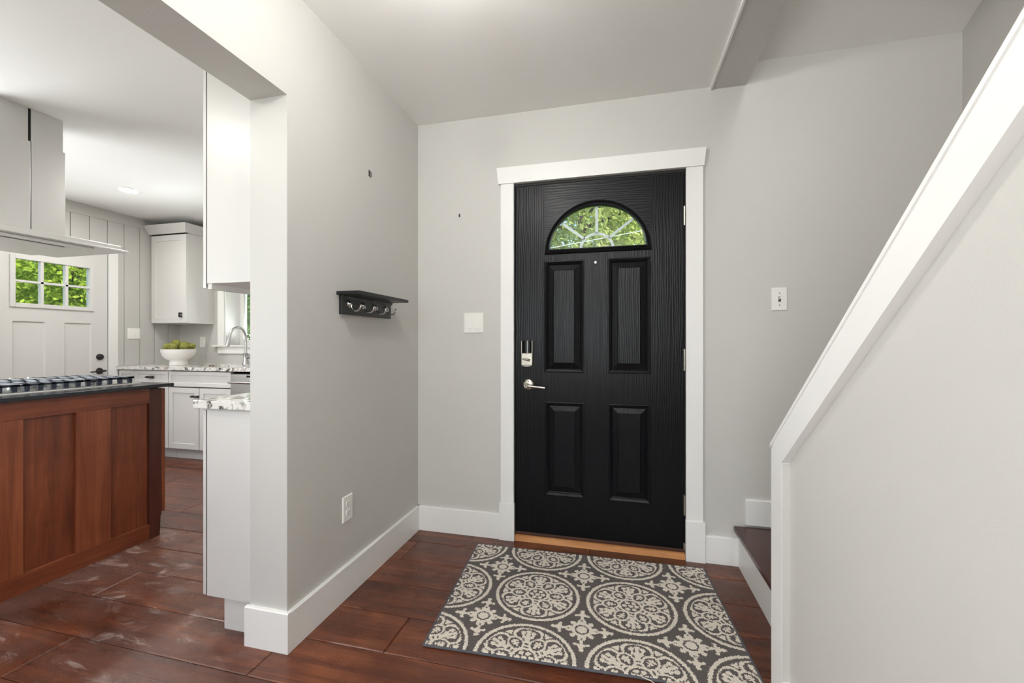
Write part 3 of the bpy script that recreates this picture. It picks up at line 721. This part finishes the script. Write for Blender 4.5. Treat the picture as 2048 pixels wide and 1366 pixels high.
rv = MB(); rv.box(WX0, WX0 + 0.008, YS, YS + 0.2, WZ0, WZ1); rv.box(WX1 - 0.008, WX1, YS, YS + 0.2, WZ0, WZ1); rv.box(WX0, WX1, YS, YS + 0.2, WZ1 - 0.008, WZ1)
rv.build('reveal', 'trim_white', wd)
fr = MB(); fw = 0.055; yf0, yf1 = YS + 0.19, YS + 0.235
fr.box(WX0, WX0 + fw, yf0, yf1, WZ0, WZ1); fr.box(WX1 - fw, WX1, yf0, yf1, WZ0, WZ1); fr.box(WX0 + fw, WX1 - fw, yf0, yf1, WZ0, WZ0 + fw); fr.box(WX0 + fw, WX1 - fw, yf0, yf1, WZ1 - fw, WZ1)
fr.build('sash', 'trim_white', wd)
MB().box(WX0 + fw, WX1 - fw, yf0 + 0.02, yf0 + 0.025, WZ0 + fw, WZ1 - fw).build('pane', 'glass', wd)
MB().box(WX0 + 0.18, WX0 + 0.32, yf0 - 0.03, yf0, WZ0 + 0.012, WZ0 + 0.03, 0.003).build('crank', 'black_metal', wd)

def simple_window(name, label, a0, a1, b0, b1, fn):
    t = thing(name, label, 'window', fn((a0 + a1) / 2, b0, 0), kind=S)
    for r in ((a0, a0 + 0.06, b0, b1), (a1 - 0.06, a1, b0, b1), (a0 + 0.06, a1 - 0.06, b0, b0 + 0.06), (a0 + 0.06, a1 - 0.06, b1 - 0.06, b1), ((a0 + a1) / 2 - 0.03, (a0 + a1) / 2 + 0.03, b0 + 0.06, b1 - 0.06)):
        MB().rings(r, [(0, -0.10), (0.0005, -0.06)], fn, back=True).build('frame', 'trim_white', t)
    MB().rings((a0 + 0.05, a1 - 0.05, b0 + 0.05, b1 - 0.05), [(0, -0.082), (0.0005, -0.078)], fn, back=True).build('pane', 'glass', t)
simple_window('window_2', 'added unseen kitchen window letting in fill light behind the island', -0.5, 1.5, 0.9, 2.1, FX(XP))  # added window around the lamp that brightens the half wall
simple_window('window_3', 'white hall window behind the viewer', -1.12, -0.12, 0.6, 2.3, lambda a, b, c: (a, YREAR + c, b))
simple_window('window_4', 'wide white kitchen window behind the viewer', -4.5, -2.1, 0.7, 2.3, lambda a, b, c: (a, -1.5 + c, b))
# kitchen back door
d2 = thing('door_2', 'white kitchen door with a six-pane window and two panels', 'door', (XP, 2.715, 0), kind=S)
KY0, KY1, KX = 2.306, 3.123, XP + 0.004
kd = MB(); kt = 0.04
def kbox(y0, y1, z0, z1): kd.box(KX - kt, KX, y0, y1, z0, z1)
kbox(KY0, 2.442, 0.02, 2.03); kbox(2.993, KY1, 0.02, 2.03); kbox(2.442, 2.993, 1.865, 2.03); kbox(2.442, 2.993, 1.322, 1.455); kbox(2.653, 2.786, 0.3, 1.322); kbox(2.442, 2.993, 0.02, 0.3)
kd.build('slab', 'cabinet_white', d2)
for y0, y1 in ((2.442, 2.653), (2.786, 2.993)):
    MB().rings((y0, y1, 0.3, 1.322), [(0, 0), (0.006, -0.008), (0.012, -0.010)], FX(KX)).build('panel', 'cabinet_white', d2)
lf = MB()
for y0, y1, z0, z1 in ((2.425, 2.457, 1.44, 1.88), (2.975, 3.008, 1.44, 1.88), (2.4575, 2.9745, 1.44, 1.476), (2.4575, 2.9745, 1.848, 1.88)): lf.box(KX - kt, KX + 0.012, y0, y1, z0, z1, 0.002)
lfo = lf.build('window_frame', 'cabinet_white', d2)
ys = [2.457, 2.63, 2.802, 2.975]; zs2 = [1.476, 1.662, 1.848]
mu = MB()
for y in ys[1:-1]: mu.box(KX - 0.03, KX + 0.006, y - 0.011, y + 0.011, 1.476, 1.848, 0.002)
mu.box(KX - 0.03, KX + 0.006, 2.457, 2.975, 1.652, 1.672, 0.002)
mu.build('muntin', 'cabinet_white', lfo)
for i in range(3):
    for k in range(2): MB().box(KX - 0.024, KX - 0.020, ys[i], ys[i + 1], zs2[k], zs2[k + 1]).build('pane', 'glass', lfo)
MB().lathe([(0, 0.02), (0.016, 0.02), (0.028, 0.012), (0.031, 0.0)], (KX, 3.06, 1.0), 24, 'X').build('deadbolt', 'black_metal', d2, smooth=True)
lv2 = MB().lathe([(0, 0.012), (0.026, 0.012), (0.032, 0.0)], (KX, 3.058, 0.862), 24, 'X')
lv2.tube([(KX, 3.058, 0.862), (KX + 0.05, 3.058, 0.862)], 0.009, 10); lv2.tube([(KX + 0.05, 3.08, 0.864), (KX + 0.05, 2.955, 0.858)], [0.010, 0.006], 10)
lv2.build('lever', 'black_metal', d2, smooth=True)
kc = MB(); kc.box(XP, XP + 0.02, KY1 + 0.006, 3.208, 0, 2.1, 0.002); kc.box(XP, XP + 0.02, 2.22, KY0 - 0.006, 0, 2.1, 0.002); kc.box(XP, XP + 0.022, 2.2, 3.228, 2.036, 2.11, 0.002)
tag(kc.build('trim_5', 'trim_white'), 'white casing around the kitchen door', 'door casing', kind=S)

# ------------------------------------------------------------------ cabinets
def shaker(parent, rect, fn, frame=0.057, th=0.019, name='door', mat='cabinet_white'):
    return MB().rings(rect, [(0, 0), (0.0005, th - 0.001), (0.0015, th), (frame, th), (frame + 0.003, th - 0.008)], fn, back=True).build(name, mat, parent)
def pull(parent, a, b_, fn, th=0.019, L=0.075, vert=False):
    m = MB()
    def bx(a0, a1, b0, b1, c0, c1):
        m.add([fn(x_, y_, z_) for x_ in (a0, a1) for y_ in (b0, b1) for z_ in (c0, c1)], [(0, 1, 3, 2), (4, 6, 7, 5), (0, 4, 5, 1), (2, 3, 7, 6), (0, 2, 6, 4), (1, 5, 7, 3)])
    h = L / 2
    if vert:
        bx(a - 0.006, a + 0.006, b_ - h, b_ + h, th + 0.020, th + 0.030); bx(a - 0.010, a + 0.010, b_ + h - 0.02, b_ + h, th, th + 0.02); bx(a - 0.01, a + 0.01, b_ - h, b_ - h + 0.02, th, th + 0.02)
    else:
        bx(a - h, a + h, b_ - 0.006, b_ + 0.006, th + 0.020, th + 0.030); bx(a - h, a - h + 0.02, b_ - 0.010, b_ + 0.010, th, th + 0.02); bx(a + h - 0.02, a + h, b_ - 0.01, b_ + 0.01, th, th + 0.02)
    return m.build('handle', 'black_metal', parent)
YF = 3.229   # carcass front; fronts stand 19 mm proud
def base_unit(name, x0, x1, label, fronts, group=None, top=0.872):
    t = thing(name, label, 'cabinet', ((x0 + x1) / 2, (YF + YS) / 2, 0), group)
    MB().box(x0, x1, YF, YS - 0.002, 0.105, top).build('body', 'cabinet_white', t)
    MB().box(x0, x1, YF + 0.065, YS - 0.002, 0.0, 0.105).build('toe_kick', 'toe_grey', t)
    for kind, a0, a1, b0, b1, pl in fronts:
        fo = shaker(t, (a0 + 0.002, a1 - 0.002, b0, b1), FY(YF), 0.05 if kind == 'door' else 0.035, name=kind)
        if pl: pull(fo, pl[0], pl[1], FY(YF), vert=len(pl) > 2)
    return t
base_unit('base_cabinet', XP + 0.02, -4.679, 'narrow white base cabinet at the panelled wall end of the sink counter', [('drawer', XP + 0.02, -4.679, 0.745, 0.862, (-4.76, 0.778)), ('door', XP + 0.02, -4.679, 0.115, 0.738, None)])
base_unit('base_cabinet', -4.677, -4.238, 'white drawer base cabinet below the bowl of artichokes', [('drawer', -4.677, -4.238, 0.745, 0.862, (-4.46, 0.80)), ('door', -4.677, -4.238, 0.115, 0.738, (-4.3, 0.66, 1))])
base_unit('sink_cabinet', -4.236, -3.489, 'white sink base cabinet with false front and two doors', [('false_front', -4.236, -3.489, 0.715, 0.862, None), ('door', -4.236, -3.864, 0.115, 0.705, (-3.90, 0.625)), ('door', -3.861, -3.489, 0.115, 0.705, None)], top=0.698)
dw = thing('dishwasher', 'stainless steel dishwasher beside the sink cabinet', 'dishwasher', (-3.185, 3.5, 0))
MB().box(-3.483, -2.887, YF, YS - 0.01, 0.0, 0.85).build('body', 'slot_dark', dw)
MB().box(-3.481, -2.889, YF - 0.03, YF, 0.1, 0.845, 0.004).build('door', 'steel', dw)
MB().tube([(-3.47, YF - 0.06, 0.775), (-2.9, YF - 0.06, 0.775)], 0.013, 12).box(-3.47, -3.45, YF - 0.06, YF - 0.03, 0.765, 0.785).box(-2.92, -2.9, YF - 0.06, YF - 0.03, 0.765, 0.785).build('handle', 'steel', dw, smooth=True)
MB().box(-3.30, -3.15, YF - 0.0315, YF - 0.029, 0.82, 0.838).build('control_panel', 'black_gloss', dw)
base_unit('base_cabinet', -2.885, -2.3, 'white base cabinet right of the dishwasher', [('drawer', -2.885, -2.3, 0.745, 0.862, (-2.6, 0.8)), ('door', -2.885, -2.3, 0.115, 0.738, None)])
ct = MB(); z0, z1 = 0.873, 0.905; SX0, SX1, SY0, SY1 = -4.15, -3.55, 3.30, 3.64
for x0, x1, y0, y1 in ((XP + 0.014, SX0, 3.186, YS), (SX1, XL2, 3.186, YS), (SX0, SX1, 3.186, SY0), (SX0, SX1, SY1, YS)): ct.box(x0, x1, y0, y1, z0, z1)
tag(ct.build('worktop', 'granite', origin=(-3.1, 3.5, 0.873)), 'white speckled granite worktop along the sink wall', 'worktop')
sk = thing('kitchen_sink', 'stainless undermount sink below the gooseneck tap', 'sink', (-3.85, 3.47, 0.70))
s_ = MB()
s_.box(SX0, SX1, SY0, SY1, 0.70, 0.704); s_.box(SX0 - 0.003, SX0, SY0, SY1, 0.70, 0.8725); s_.box(SX1, SX1 + 0.003, SY0, SY1, 0.70, 0.8725); s_.box(SX0, SX1, SY0 - 0.003, SY0, 0.70, 0.8725); s_.box(SX0, SX1, SY1, SY1 + 0.003, 0.70, 0.8725)
s_.build('basin', 'steel', sk); MB().lathe([(0, 0.006), (0.03, 0.006), (0.04, 0.004)], (-3.85, 3.5, 0.70), 20).build('drain', 'chrome', sk)
# faucet
fx, fy, fz = -3.826, 3.70, 0.905
fa = thing('kitchen_tap', 'brushed steel gooseneck kitchen tap by the window', 'tap', (fx, fy, fz))
MB().lathe([(0.034, 0), (0.032, 0.006), (0.024, 0.05), (0.022, 0.09), (0.026, 0.115), (0.02, 0.122), (0.0, 0.122)], (fx, fy, fz), 22).build('tap_body', 'steel', fa, smooth=True)
R = 0.096
pts = [(fx, fy, fz + 0.11), (fx, fy, fz + 0.24)] + [(fx, fy - R + R * math.cos(a), fz + 0.29 + R * 1.05 * math.sin(a)) for a in [q * PI * 0.93 / 14 for q in range(15)]]
MB().tube(pts, 0.0125, 12).build('spout', 'steel', fa, smooth=True)
e = Vector(pts[-1])
MB().tube([e, e + Vector((0, -0.008, -0.03)), e + Vector((0, -0.026, -0.10)), e + Vector((0, -0.03, -0.115))], [0.0135, 0.0155, 0.022, 0.019], 14).build('spray_head', 'steel', fa, smooth=True)
MB().tube([(fx + 0.02, fy, fz + 0.075), (fx + 0.075, fy, fz + 0.085)], [0.016, 0.014], 12).tube([(fx + 0.06, fy, fz + 0.085), (fx + 0.105, fy, fz + 0.078)], [0.018, 0.014], 12).build('lever', 'steel', fa, smooth=True)
# bowl with artichokes
bx_, by_ = -4.43, 3.46; bz = 0.905
bw = MB().lathe([(0.0, 0.0), (0.076, 0.0), (0.080, 0.004), (0.074, 0.045), (0.078, 0.052), (0.110, 0.068), (0.137, 0.10), (0.148, 0.135), (0.150, 0.165), (0.146, 0.166), (0.142, 0.135), (0.12, 0.09), (0.08, 0.07), (0.0, 0.066)], (bx_, by_, bz), 40)
tag(bw.build('footed_bowl', 'ceramic', origin=(bx_, by_, bz), smooth=True), 'white footed ceramic bowl on the sink counter', 'bowl')
def artichoke(r):
    m = MB(); core = [(r * 0.86 * math.sin(a), -r * 0.95 * math.cos(a)) for a in [PI * q / 8 for q in range(9)]]
    m.lathe(core, (0, 0, 0), 12)
    for ring in range(6):
        zc = -0.75 + ring * 0.28; rr = math.sqrt(max(0.05, 1 - zc * zc)); nl = max(5, int(9 * rr + 1))
        for k in range(nl):
            a = 2 * PI * (k + 0.5 * (ring % 2)) / nl; w_ = 2.3 * rr / nl
            def P(da, dz, out):
                z = zc + dz; q = math.sqrt(max(0.02, 1 - min(1, z * z))) * out
                return (r * q * math.cos(a + da), r * q * math.sin(a + da), r * z)
            sp_ = w_ / max(rr, 0.25)
            m.add([P(-sp_, 0, 1.0), P(0, -0.12, 1.03), P(sp_, 0, 1.0), P(sp_ * 0.7, 0.25, 1.08), P(0, 0.46, 1.13), P(-sp_ * 0.7, 0.25, 1.08)], [(0, 1, 4, 5), (1, 2, 3, 4)])
    return m
spots = [(-0.095, -0.02, 0.172, 0.046, 'artichoke at the left rim of the white bowl'), (-0.045, -0.075, 0.17, 0.047, 'artichoke at the front of the white bowl, left of centre'), (0.035, -0.085, 0.172, 0.047, 'artichoke at the front of the white bowl, right of centre'),
         (0.1, -0.02, 0.175, 0.046, 'artichoke at the right rim of the white bowl'), (-0.03, 0.0, 0.205, 0.050, 'topmost artichoke in the middle of the white bowl'), (0.055, 0.02, 0.192, 0.046, 'artichoke behind the front ones, right of the topmost'),
         (-0.075, 0.055, 0.182, 0.045, 'artichoke at the back left of the white bowl'), (0.01, 0.085, 0.178, 0.045, 'artichoke at the back of the white bowl'), (0.09, 0.065, 0.176, 0.043, 'artichoke at the back right of the white bowl')]
protos = artichoke(1.0).build('artichoke', 'artichoke', smooth=False)
for i, (ax, ay, az, r, lab) in enumerate(spots):
    o = protos if i == 0 else protos.copy()
    if i: COL.objects.link(o)
    o.location = (bx_ + ax, by_ + ay, bz + az + 0.016); o.scale = (r * 0.86,) * 3; o.rotation_euler = (random.uniform(-0.7, 0.7), random.uniform(-0.7, 0.7), random.uniform(0, 6))
    tag(o, lab, 'artichoke', 'artichokes in the white bowl')

# corner wall cabinet
UX0, UX1, UY = XP + 0.02, -4.395, YS - 0.30
uc = thing('wall_cabinet', 'white corner wall cabinet with crown moulding beside the sink window', 'cabinet', ((UX0 + UX1) / 2, YS - 0.15, 1.345))
MB().box(UX0, UX1, UY, YS - 0.002, 1.345, 2.31).build('body', 'cabinet_white', uc)
do = shaker(uc, (UX0 + 0.015, UX1 - 0.001, 1.347, 2.282), FY(UY), 0.06, 0.02)
pull(do, -4.455, 1.43, FY(UY), 0.02, 0.05, True)
MB().box(UX0, UX1, UY, UY + 0.02, 2.29, 2.33).build('frieze', 'cabinet_white', uc)
cr = MB()
prof = [(0.0, 2.295), (0.012, 2.295), (0.055, 2.355), (0.06, 2.385), (0.0, 2.385)]
# crown: front run and right return, mitred at the outer corner
def crown_pt(o_, z, corner):
    return (UX1 + o_, UY - 0.02 - o_, z) if corner else None
n = len(prof); vs = []
for o_, z in prof: vs.append((XP + 0.02, UY - 0.02 - o_, z))
for o_, z in prof: vs.append((UX1 + o_, UY - 0.02 - o_, z))
for o_, z in prof: vs.append((UX1 + o_, YS - 0.002, z))
fs = [(i + s0, (i + 1) % n + s0, (i + 1) % n + s0 + n, i + s0 + n) for s0 in (0, n) for i in range(n)] + [tuple(range(n)), tuple(range(2 * n, 3 * n))]
cr.add(vs, fs); cr.box(XP + 0.02, UX1, UY - 0.02, YS - 0.002, 2.31, 2.384)
cr.build('crown_moulding', 'cabinet_white', uc)

# cabinets against the partition, seen end on
NX = XL2; NXF = -1.598; NXD = -1.620; NY0, NY1 = 1.362, 2.45
nb = thing('base_cabinet', 'shallow white base cabinet just behind the opening, seen from its end', 'cabinet', (-1.48, 1.9, 0))
MB().box(NXF, NX - 0.002, NY0, NY1, 0.128, 0.879).build('body', 'cabinet_white', nb)
MB().box(-1.525, NX - 0.002, NY0 + 0.012, NY1, 0, 0.128).build('toe_kick', 'cabinet_white', nb)
for y0, y1 in ((NY0, NY0 + 0.54), (NY0 + 0.545, NY1)):
    fo = shaker(nb, (y0 + 0.001, y1, 0.13, 0.872), FXn(NXF - 0.006), 0.057, 0.0165); pull(fo, y0 + 0.5 if y0 == NY0 else y0 + 0.04, 0.8, FXn(NXF - 0.006), 0.0165)
MB().box(NXF - 0.0058, NXF - 0.0002, NY0 + 0.002, NY1 - 0.01, 0.135, 0.868).build('gap_shade_strip', 'slot_dark', nb)  # dark strip stands in for the shade inside the door gap
wt = MB().box(-1.648, NX - 0.002, NY0 - 0.018, NY1, 0.880, 0.912, 0.003)
tag(wt.build('worktop', 'granite', origin=(-1.5, 1.9, 0.88)), 'short white granite worktop with dark flecks just behind the opening', 'worktop')
nu_ = thing('wall_cabinet', 'tall white wall cabinet above the short granite worktop, seen from its end', 'cabinet', (-1.48, 1.9, 1.34))
MB().box(NXF, NX - 0.002, NY0, NY1, 1.380, ZK - 0.001).build('body', 'cabinet_white', nu_)
for y0, y1 in ((NY0, NY0 + 0.54), (NY0 + 0.545, NY1)): shaker(nu_, (y0 + 0.001, y1, 1.362, ZK - 0.004), FXn(NXF - 0.006), 0.057, 0.0165)
MB().box(NXF - 0.0058, NXF - 0.0002, NY0 + 0.002, NY1 - 0.01, 1.366, ZK - 0.01).build('gap_shade_strip', 'slot_dark', nu_)  # painted shade strip again, in the upper cabinet's gap
MB().box(NXF + 0.0, NXF + 0.02, NY0 + 0.003, NY1, 1.357, 1.3795).build('light_rail', 'cabinet_white', nu_)
MB().box(NXF + 0.03, NX - 0.01, NY0 + 0.28, NY0 + 0.30, 1.365, 1.3795).build('under_rail', 'cabinet_white', nu_)

# ------------------------------------------------------------------ island
IX = -2.63; IY1 = 1.886; IY0 = 0.55; IXB = -3.45
il = thing('kitchen_island', 'reddish brown cherry wood kitchen island with recessed panels', 'island', (-3.05, 1.2, 0))
MB().box(IXB, IX - 0.0225, IY0 + 0.02, 1.950, 0.1, 0.878).build('body', 'cherry_dark', il)
MB().box(IXB + 0.05, IX - 0.0225, IY0 + 0.06, 1.90, 0.0, 0.1).build('plinth', 'cherry_dark', il)
# framed back: stiles, rails and recessed panels
def isl(name, y0, y1, z0, z1, x0=IX - 0.022, x1=IX, mat='cherry_z'): return MB().box(x0, x1, y0, y1, z0, z1, 0.0015).build(name, mat, il)
isl('top_rail', IY0, IY1, 0.792, 0.879, mat='cherry_y'); isl('bottom_rail', IY0, IY1, 0.0, 0.086, mat='cherry_y')
for y0, y1 in ((1.541, 1.693), (1.195, 1.347), (0.85, 1.0), (IY0, 0.65)): isl('stile', y0, y1, 0.086, 0.792)
for y0, y1 in ((1.693, IY1), (1.347, 1.541), (1.0, 1.195), (0.65, 0.85)): isl('panel', y0 - 0.002, y1 + 0.002 if y1 < IY1 else y1, 0.084, 0.794, IX - 0.0215, IX - 0.016)
# side of the end cabinet with its toe notch, and the door edge beyond
MB().prism([(IY1 + 0.001, 0.0), (1.945, 0.0), (1.950, 0.115), (1.955, 0.12), (1.955, 0.872), (IY1 + 0.001, 0.872)], IX - 0.03, IX - 0.004, lambda a, z, c: (c, a, z)).build('side_panel', 'cherry_dark', il)
MB().box(IXB, IX - 0.006, 1.957, 1.978, 0.135, 0.868, 0.002).build('door', 'cherry_z', il)
io = MB().box(IXB - 0.03, IX + 0.035, IY0 - 0.03, 2.0, 0.879, 0.899, 0.0025)
tag(io.build('worktop', 'island_top', origin=(-3.05, 1.2, 0.879)), 'dark charcoal stone worktop on the wooden island', 'worktop')
ck = thing('cooktop', 'gas cooktop with black iron grates set in the dark island top', 'cooktop', (-3.02, 1.53, 0.899))
CX0, CX1, CY0, CY1 = -3.27, -2.745, 1.15, 1.925; cz = 0.8992
MB().rings((CY0, CY1, CX0, CX1), [(0, 0), (0.002, 0.006), (0.012, 0.009), (0.02, 0.006)], lambda a, b_, c: (b_, a, cz + c)).build('tray', 'steel', ck)
for gi in range(3):
    y0 = CY0 + 0.02 + gi * 0.247; y1 = y0 + 0.238; x0, x1 = CX0 + 0.07, CX1 - 0.025; zt = 0.943; bt = 0.012
    g_ = MB()
    for xx in (x0, x1 - bt): g_.box(xx, xx + bt, y0, y1, zt - 0.012, zt, 0.002)
    for yy in (y0, y1 - bt): g_.box(x0, x1, yy, yy + bt, zt - 0.012, zt, 0.002)
    nf = 5
    for q in range(nf):
        yy = y0 + 0.012 + q * (y1 - y0 - 0.036) / (nf - 1)
        g_.box(x0, x1, yy, yy + 0.009, zt - 0.011, zt, 0.002)
        for xx in (x0, x1 - bt): g_.prism([(yy - 0.006, 0.905), (yy + 0.012, 0.905), (yy + 0.014, zt - 0.004), (yy - 0.008, zt - 0.004)], xx, xx + bt, lambda a, z, c: (c, a, z))
    for xx in (x0 + 0.11, x0 + 0.22, x0 + 0.32): g_.box(xx, xx + 0.009, y0, y1, zt - 0.011, zt, 0.002)
    g_.build('grate', 'cast_iron', ck)
for bxx, byy, br in ((-2.88, 1.29, 0.04), (-3.10, 1.29, 0.03), (-2.99, 1.535, 0.055), (-2.88, 1.78, 0.03), (-3.10, 1.78, 0.04)):
    b_ = MB().lathe([(br * 1.1, 0), (br * 1.1, 0.012), (br * 0.9, 0.014)], (bxx, byy, 0.905), 20).build('burner_ring', 'steel', ck, smooth=True)
    MB().lathe([(br * 0.9, 0.012), (br * 0.9, 0.02), (br * 0.7, 0.023), (0, 0.023)], (bxx, byy, 0.905), 20).build('burner_cap', 'black_metal', b_, smooth=True)
for kk in range(5):
    yk = 1.39 + kk * 0.075
    MB().lathe([(0.021, 0), (0.02, 0.012), (0.017, 0.014), (0.015, 0.042), (0.0, 0.043)], (CX0 + 0.035, yk, 0.905), 16).build('knob', 'steel', ck, smooth=True)

# ------------------------------------------------------------------ range hood
hd = thing('range_hood', 'stainless steel island range hood hanging from the kitchen ceiling', 'range hood', (-3.32, 1.654, 1.69))
HXF, HXB, HYC = -3.169, -3.469, 1.654; HW = 0.152
for sgn in (-1, 1):
    ya, yb = (HYC + 0.0016, HYC + HW) if sgn > 0 else (HYC - HW, HYC - 0.0016)
    MB().box(HXB, HXF, ya, yb, 1.752, 2.262, 0.0015).build('lower_chimney', 'hood_steel', hd)
    ya, yb = (HYC + 0.006, HYC + HW - 0.004) if sgn > 0 else (HYC - HW + 0.004, HYC - 0.006)
    MB().box(HXB + 0.012, HXF - 0.012, ya, yb, 2.255, ZK, 0.001).build('upper_chimney', 'hood_steel', hd)
MB().box(HXB + 0.01, HXF - 0.02, HYC - 0.14, HYC + 0.14, 1.76, ZK - 0.001).build('duct', 'rubber_dark', hd)
cn = MB().box(-3.64, -3.055, HYC - 0.365, HYC + 0.365, 1.722, 1.752, 0.002).build('canopy', 'hood_steel', hd)
MB().box(-3.66, -3.018, HYC - 0.385, HYC + 0.385, 1.712, 1.722, 0.001).build('canopy_lip', 'hood_steel', cn)
un = MB().box(-3.60, -3.07, HYC - 0.232, HYC + 0.232, 1.694, 1.712, 0.002).build('underside', 'hood_steel', hd)
FX0, FX1, FY0, FY1 = -3.47, -3.10, 1.36, 1.755
ff = MB()
for a in ((FX0 - 0.006, FX0, FY0 - 0.006, FY1 + 0.006), (FX1, FX1 + 0.006, FY0 - 0.006, FY1 + 0.006), (FX0, FX1, FY0 - 0.006, FY0), (FX0, FX1, FY1, FY1 + 0.006)): ff.box(*a, 1.6925, 1.695)
ff.build('filter_gap', 'rubber_dark', un)
MB().box(FX0, FX1, FY0, FY1, 1.6905, 1.6945, 0.001).build('filter_panel', 'hood_steel', un)

# recessed ceiling lights in the kitchen and the opal lamp of the entry, plus an added rear fill lamp
for i, (x, y, lab) in enumerate([(-4.073, 2.751, 'round recessed ceiling light near the panelled wall'), (-2.35, 2.75, 'recessed ceiling light near the partition wall'), (-4.07, 0.55, 'recessed ceiling light at the far end of the kitchen'), (-2.35, 0.55, 'recessed ceiling light near the wide opening')]):
    t = thing('recessed_light', lab, 'ceiling light', (x, y, ZK), 'recessed kitchen ceiling lights')
    MB().lathe([(0.062, -0.002), (0.066, -0.006), (0.082, -0.005), (0.086, 0.0)], (x, y, ZK), 32).build('trim_ring', 'trim_white', t, smooth=True)
    MB().lathe([(0.0, -0.003), (0.063, -0.003)], (x, y, ZK), 32).build('lens', 'can_glow', t)
for GX, GY, lab in ((-0.50, 1.08, 'opal glass globe lamp hanging above the entry, before the door'), (-0.15, -1.1, 'added opal globe lamp behind the viewer, filling the hall with light')):
    lm = thing('ceiling_lamp', lab, 'ceiling lamp', (GX, GY, ZC), 'opal hall lamps')
    MB().lathe([(0.0, 0.0), (0.07, 0.0), (0.07, -0.015), (0.03, -0.025), (0.012, -0.03), (0.012, -0.08), (0.035, -0.095)], (GX, GY, ZC), 28).build('canopy', 'nickel', lm, smooth=True)
    rg = 0.075 if GY > 0 else 0.115
    MB().lathe([(rg * math.sin(a) + 0.0001, -0.17 - rg * math.cos(a)) for a in [PI * q / 16 for q in range(17)]], (GX, GY, ZC), 20).build('globe', 'globe_glow' if GY > 0 else 'rear_fill_glow', lm, smooth=True)

# ------------------------------------------------------------------ outdoors
tag(MB().box(-40, 25, -25, 40, -0.5, -0.4).build('ground', 'lawn'), 'green lawn outside the house', 'lawn', kind=S)
def tree(loc, h, crown, nleaf, size, mat, label, seed):
    r = np.random.default_rng(seed); t = thing('tree', label, 'tree', loc, 'trees outside the windows')
    x, y, z = loc
    m = MB().tube([(x, y, z), (x + 0.1, y, z + h * 0.35), (x, y + 0.1, z + h * 0.7), (x, y, z + h)], [0.16, 0.12, 0.08, 0.03], 9)
    for k in range(9):
        a = r.uniform(0, 2 * PI); zz = z + h * r.uniform(0.3, 0.85); L = r.uniform(0.5, 1) * crown[0] * 0.9
        m.tube([(x, y, zz), (x + L * 0.5 * math.cos(a), y + L * 0.5 * math.sin(a), zz + 0.25), (x + L * math.cos(a), y + L * math.sin(a), zz + 0.3)], [0.05, 0.03, 0.012], 6)
    m.build('trunk', 'bark', t, smooth=True)
    nc = 70; c = r.normal(size=(nc, 3)); c /= np.linalg.norm(c, axis=1)[:, None]; c *= r.uniform(0.45, 1.0, (nc, 1)); c *= np.array(crown)
    ctr = np.array([0, 0, crown[3] if len(crown) > 3 else h * 0.62])
    which = r.integers(0, nc, nleaf); p = c[which] + r.normal(size=(nleaf, 3)) * np.array(crown[:3]) * 0.13 + ctr
    a = r.normal(size=(nleaf, 3)); a /= np.linalg.norm(a, axis=1)[:, None]; b = np.cross(a, r.normal(size=(nleaf, 3))); b /= np.linalg.norm(b, axis=1)[:, None]
    s = size * r.uniform(0.6, 1.3, (nleaf, 1))
    q = np.stack([p - a * s, p + b * s * 0.45, p + a * s, p - b * s * 0.45], 1).reshape(-1, 3)
    me = bpy.data.meshes.new('foliage'); me.from_pydata(q.tolist(), [], np.arange(len(q)).reshape(-1, 4).tolist()); me.materials.append(MATS[mat])
    o = bpy.data.objects.new('foliage', me); COL.objects.link(o); o.parent = t; o['kind'] = 'stuff'
G = -0.4
CR = lambda a, b, c: (a, b, c)
def T(loc, h, cr, n, s, mat, lab, seed):
    r3 = cr; tree((loc[0], loc[1], G), h, r3, n, s, mat, lab, seed)
def tree_call(*a): T(*a)
T((-8.6, 4.9), 5.0, (1.7, 1.9, 2.3), 26000, 0.05, 'leaf_bright', 'bright green leafy tree just outside the kitchen door panes', 1)
T((-16.5, 8.9), 7.0, (2.2, 2.4, 3.4), 26000, 0.075, 'leaf_mid', 'darker green tree behind, seen through the right door panes', 2)
T((-10.3, 10.8), 5.8, (1.6, 1.5, 3.0), 30000, 0.065, 'leaf_mid', 'deep green tree outside the sink window', 3)
T((-0.8, 9.6), 7.0, (2.5, 1.2, 2.9), 30000, 0.062, 'leaf_olive', 'yellowish green tree nearest the fan window', 4)
T((1.7, 13.7), 8.6, (2.5, 1.2, 3.7), 26000, 0.062, 'leaf_olive', 'olive green tree behind the nearest, at the right of the fan window', 5)
T((-1.4, 17.8), 10.5, (4.0, 1.2, 4.8), 13000, 0.10, 'leaf_olive', 'tall green tree farthest back in the fan window view', 6)
ow = thing('overhead_wire', 'pale overhead wire between two poles crossing the fan window view', 'wire', (0.0, 6.6, -0.4))
MB().tube([(-5.0, 6.6, 2.20), (-2.8, 6.6, 2.41), (-0.97, 6.6, 2.62), (0.48, 6.6, 2.815), (2.4, 6.6, 3.14), (5.0, 6.6, 3.6)], 0.006, 6).build('wire', 'wire', ow, smooth=True)
for px, pz in ((-5.0, 2.4), (5.0, 3.8)): MB().tube([(px, 6.6, -0.4), (px, 6.6, pz)], [0.11, 0.08], 10).build('pole', 'bark', ow, smooth=True)
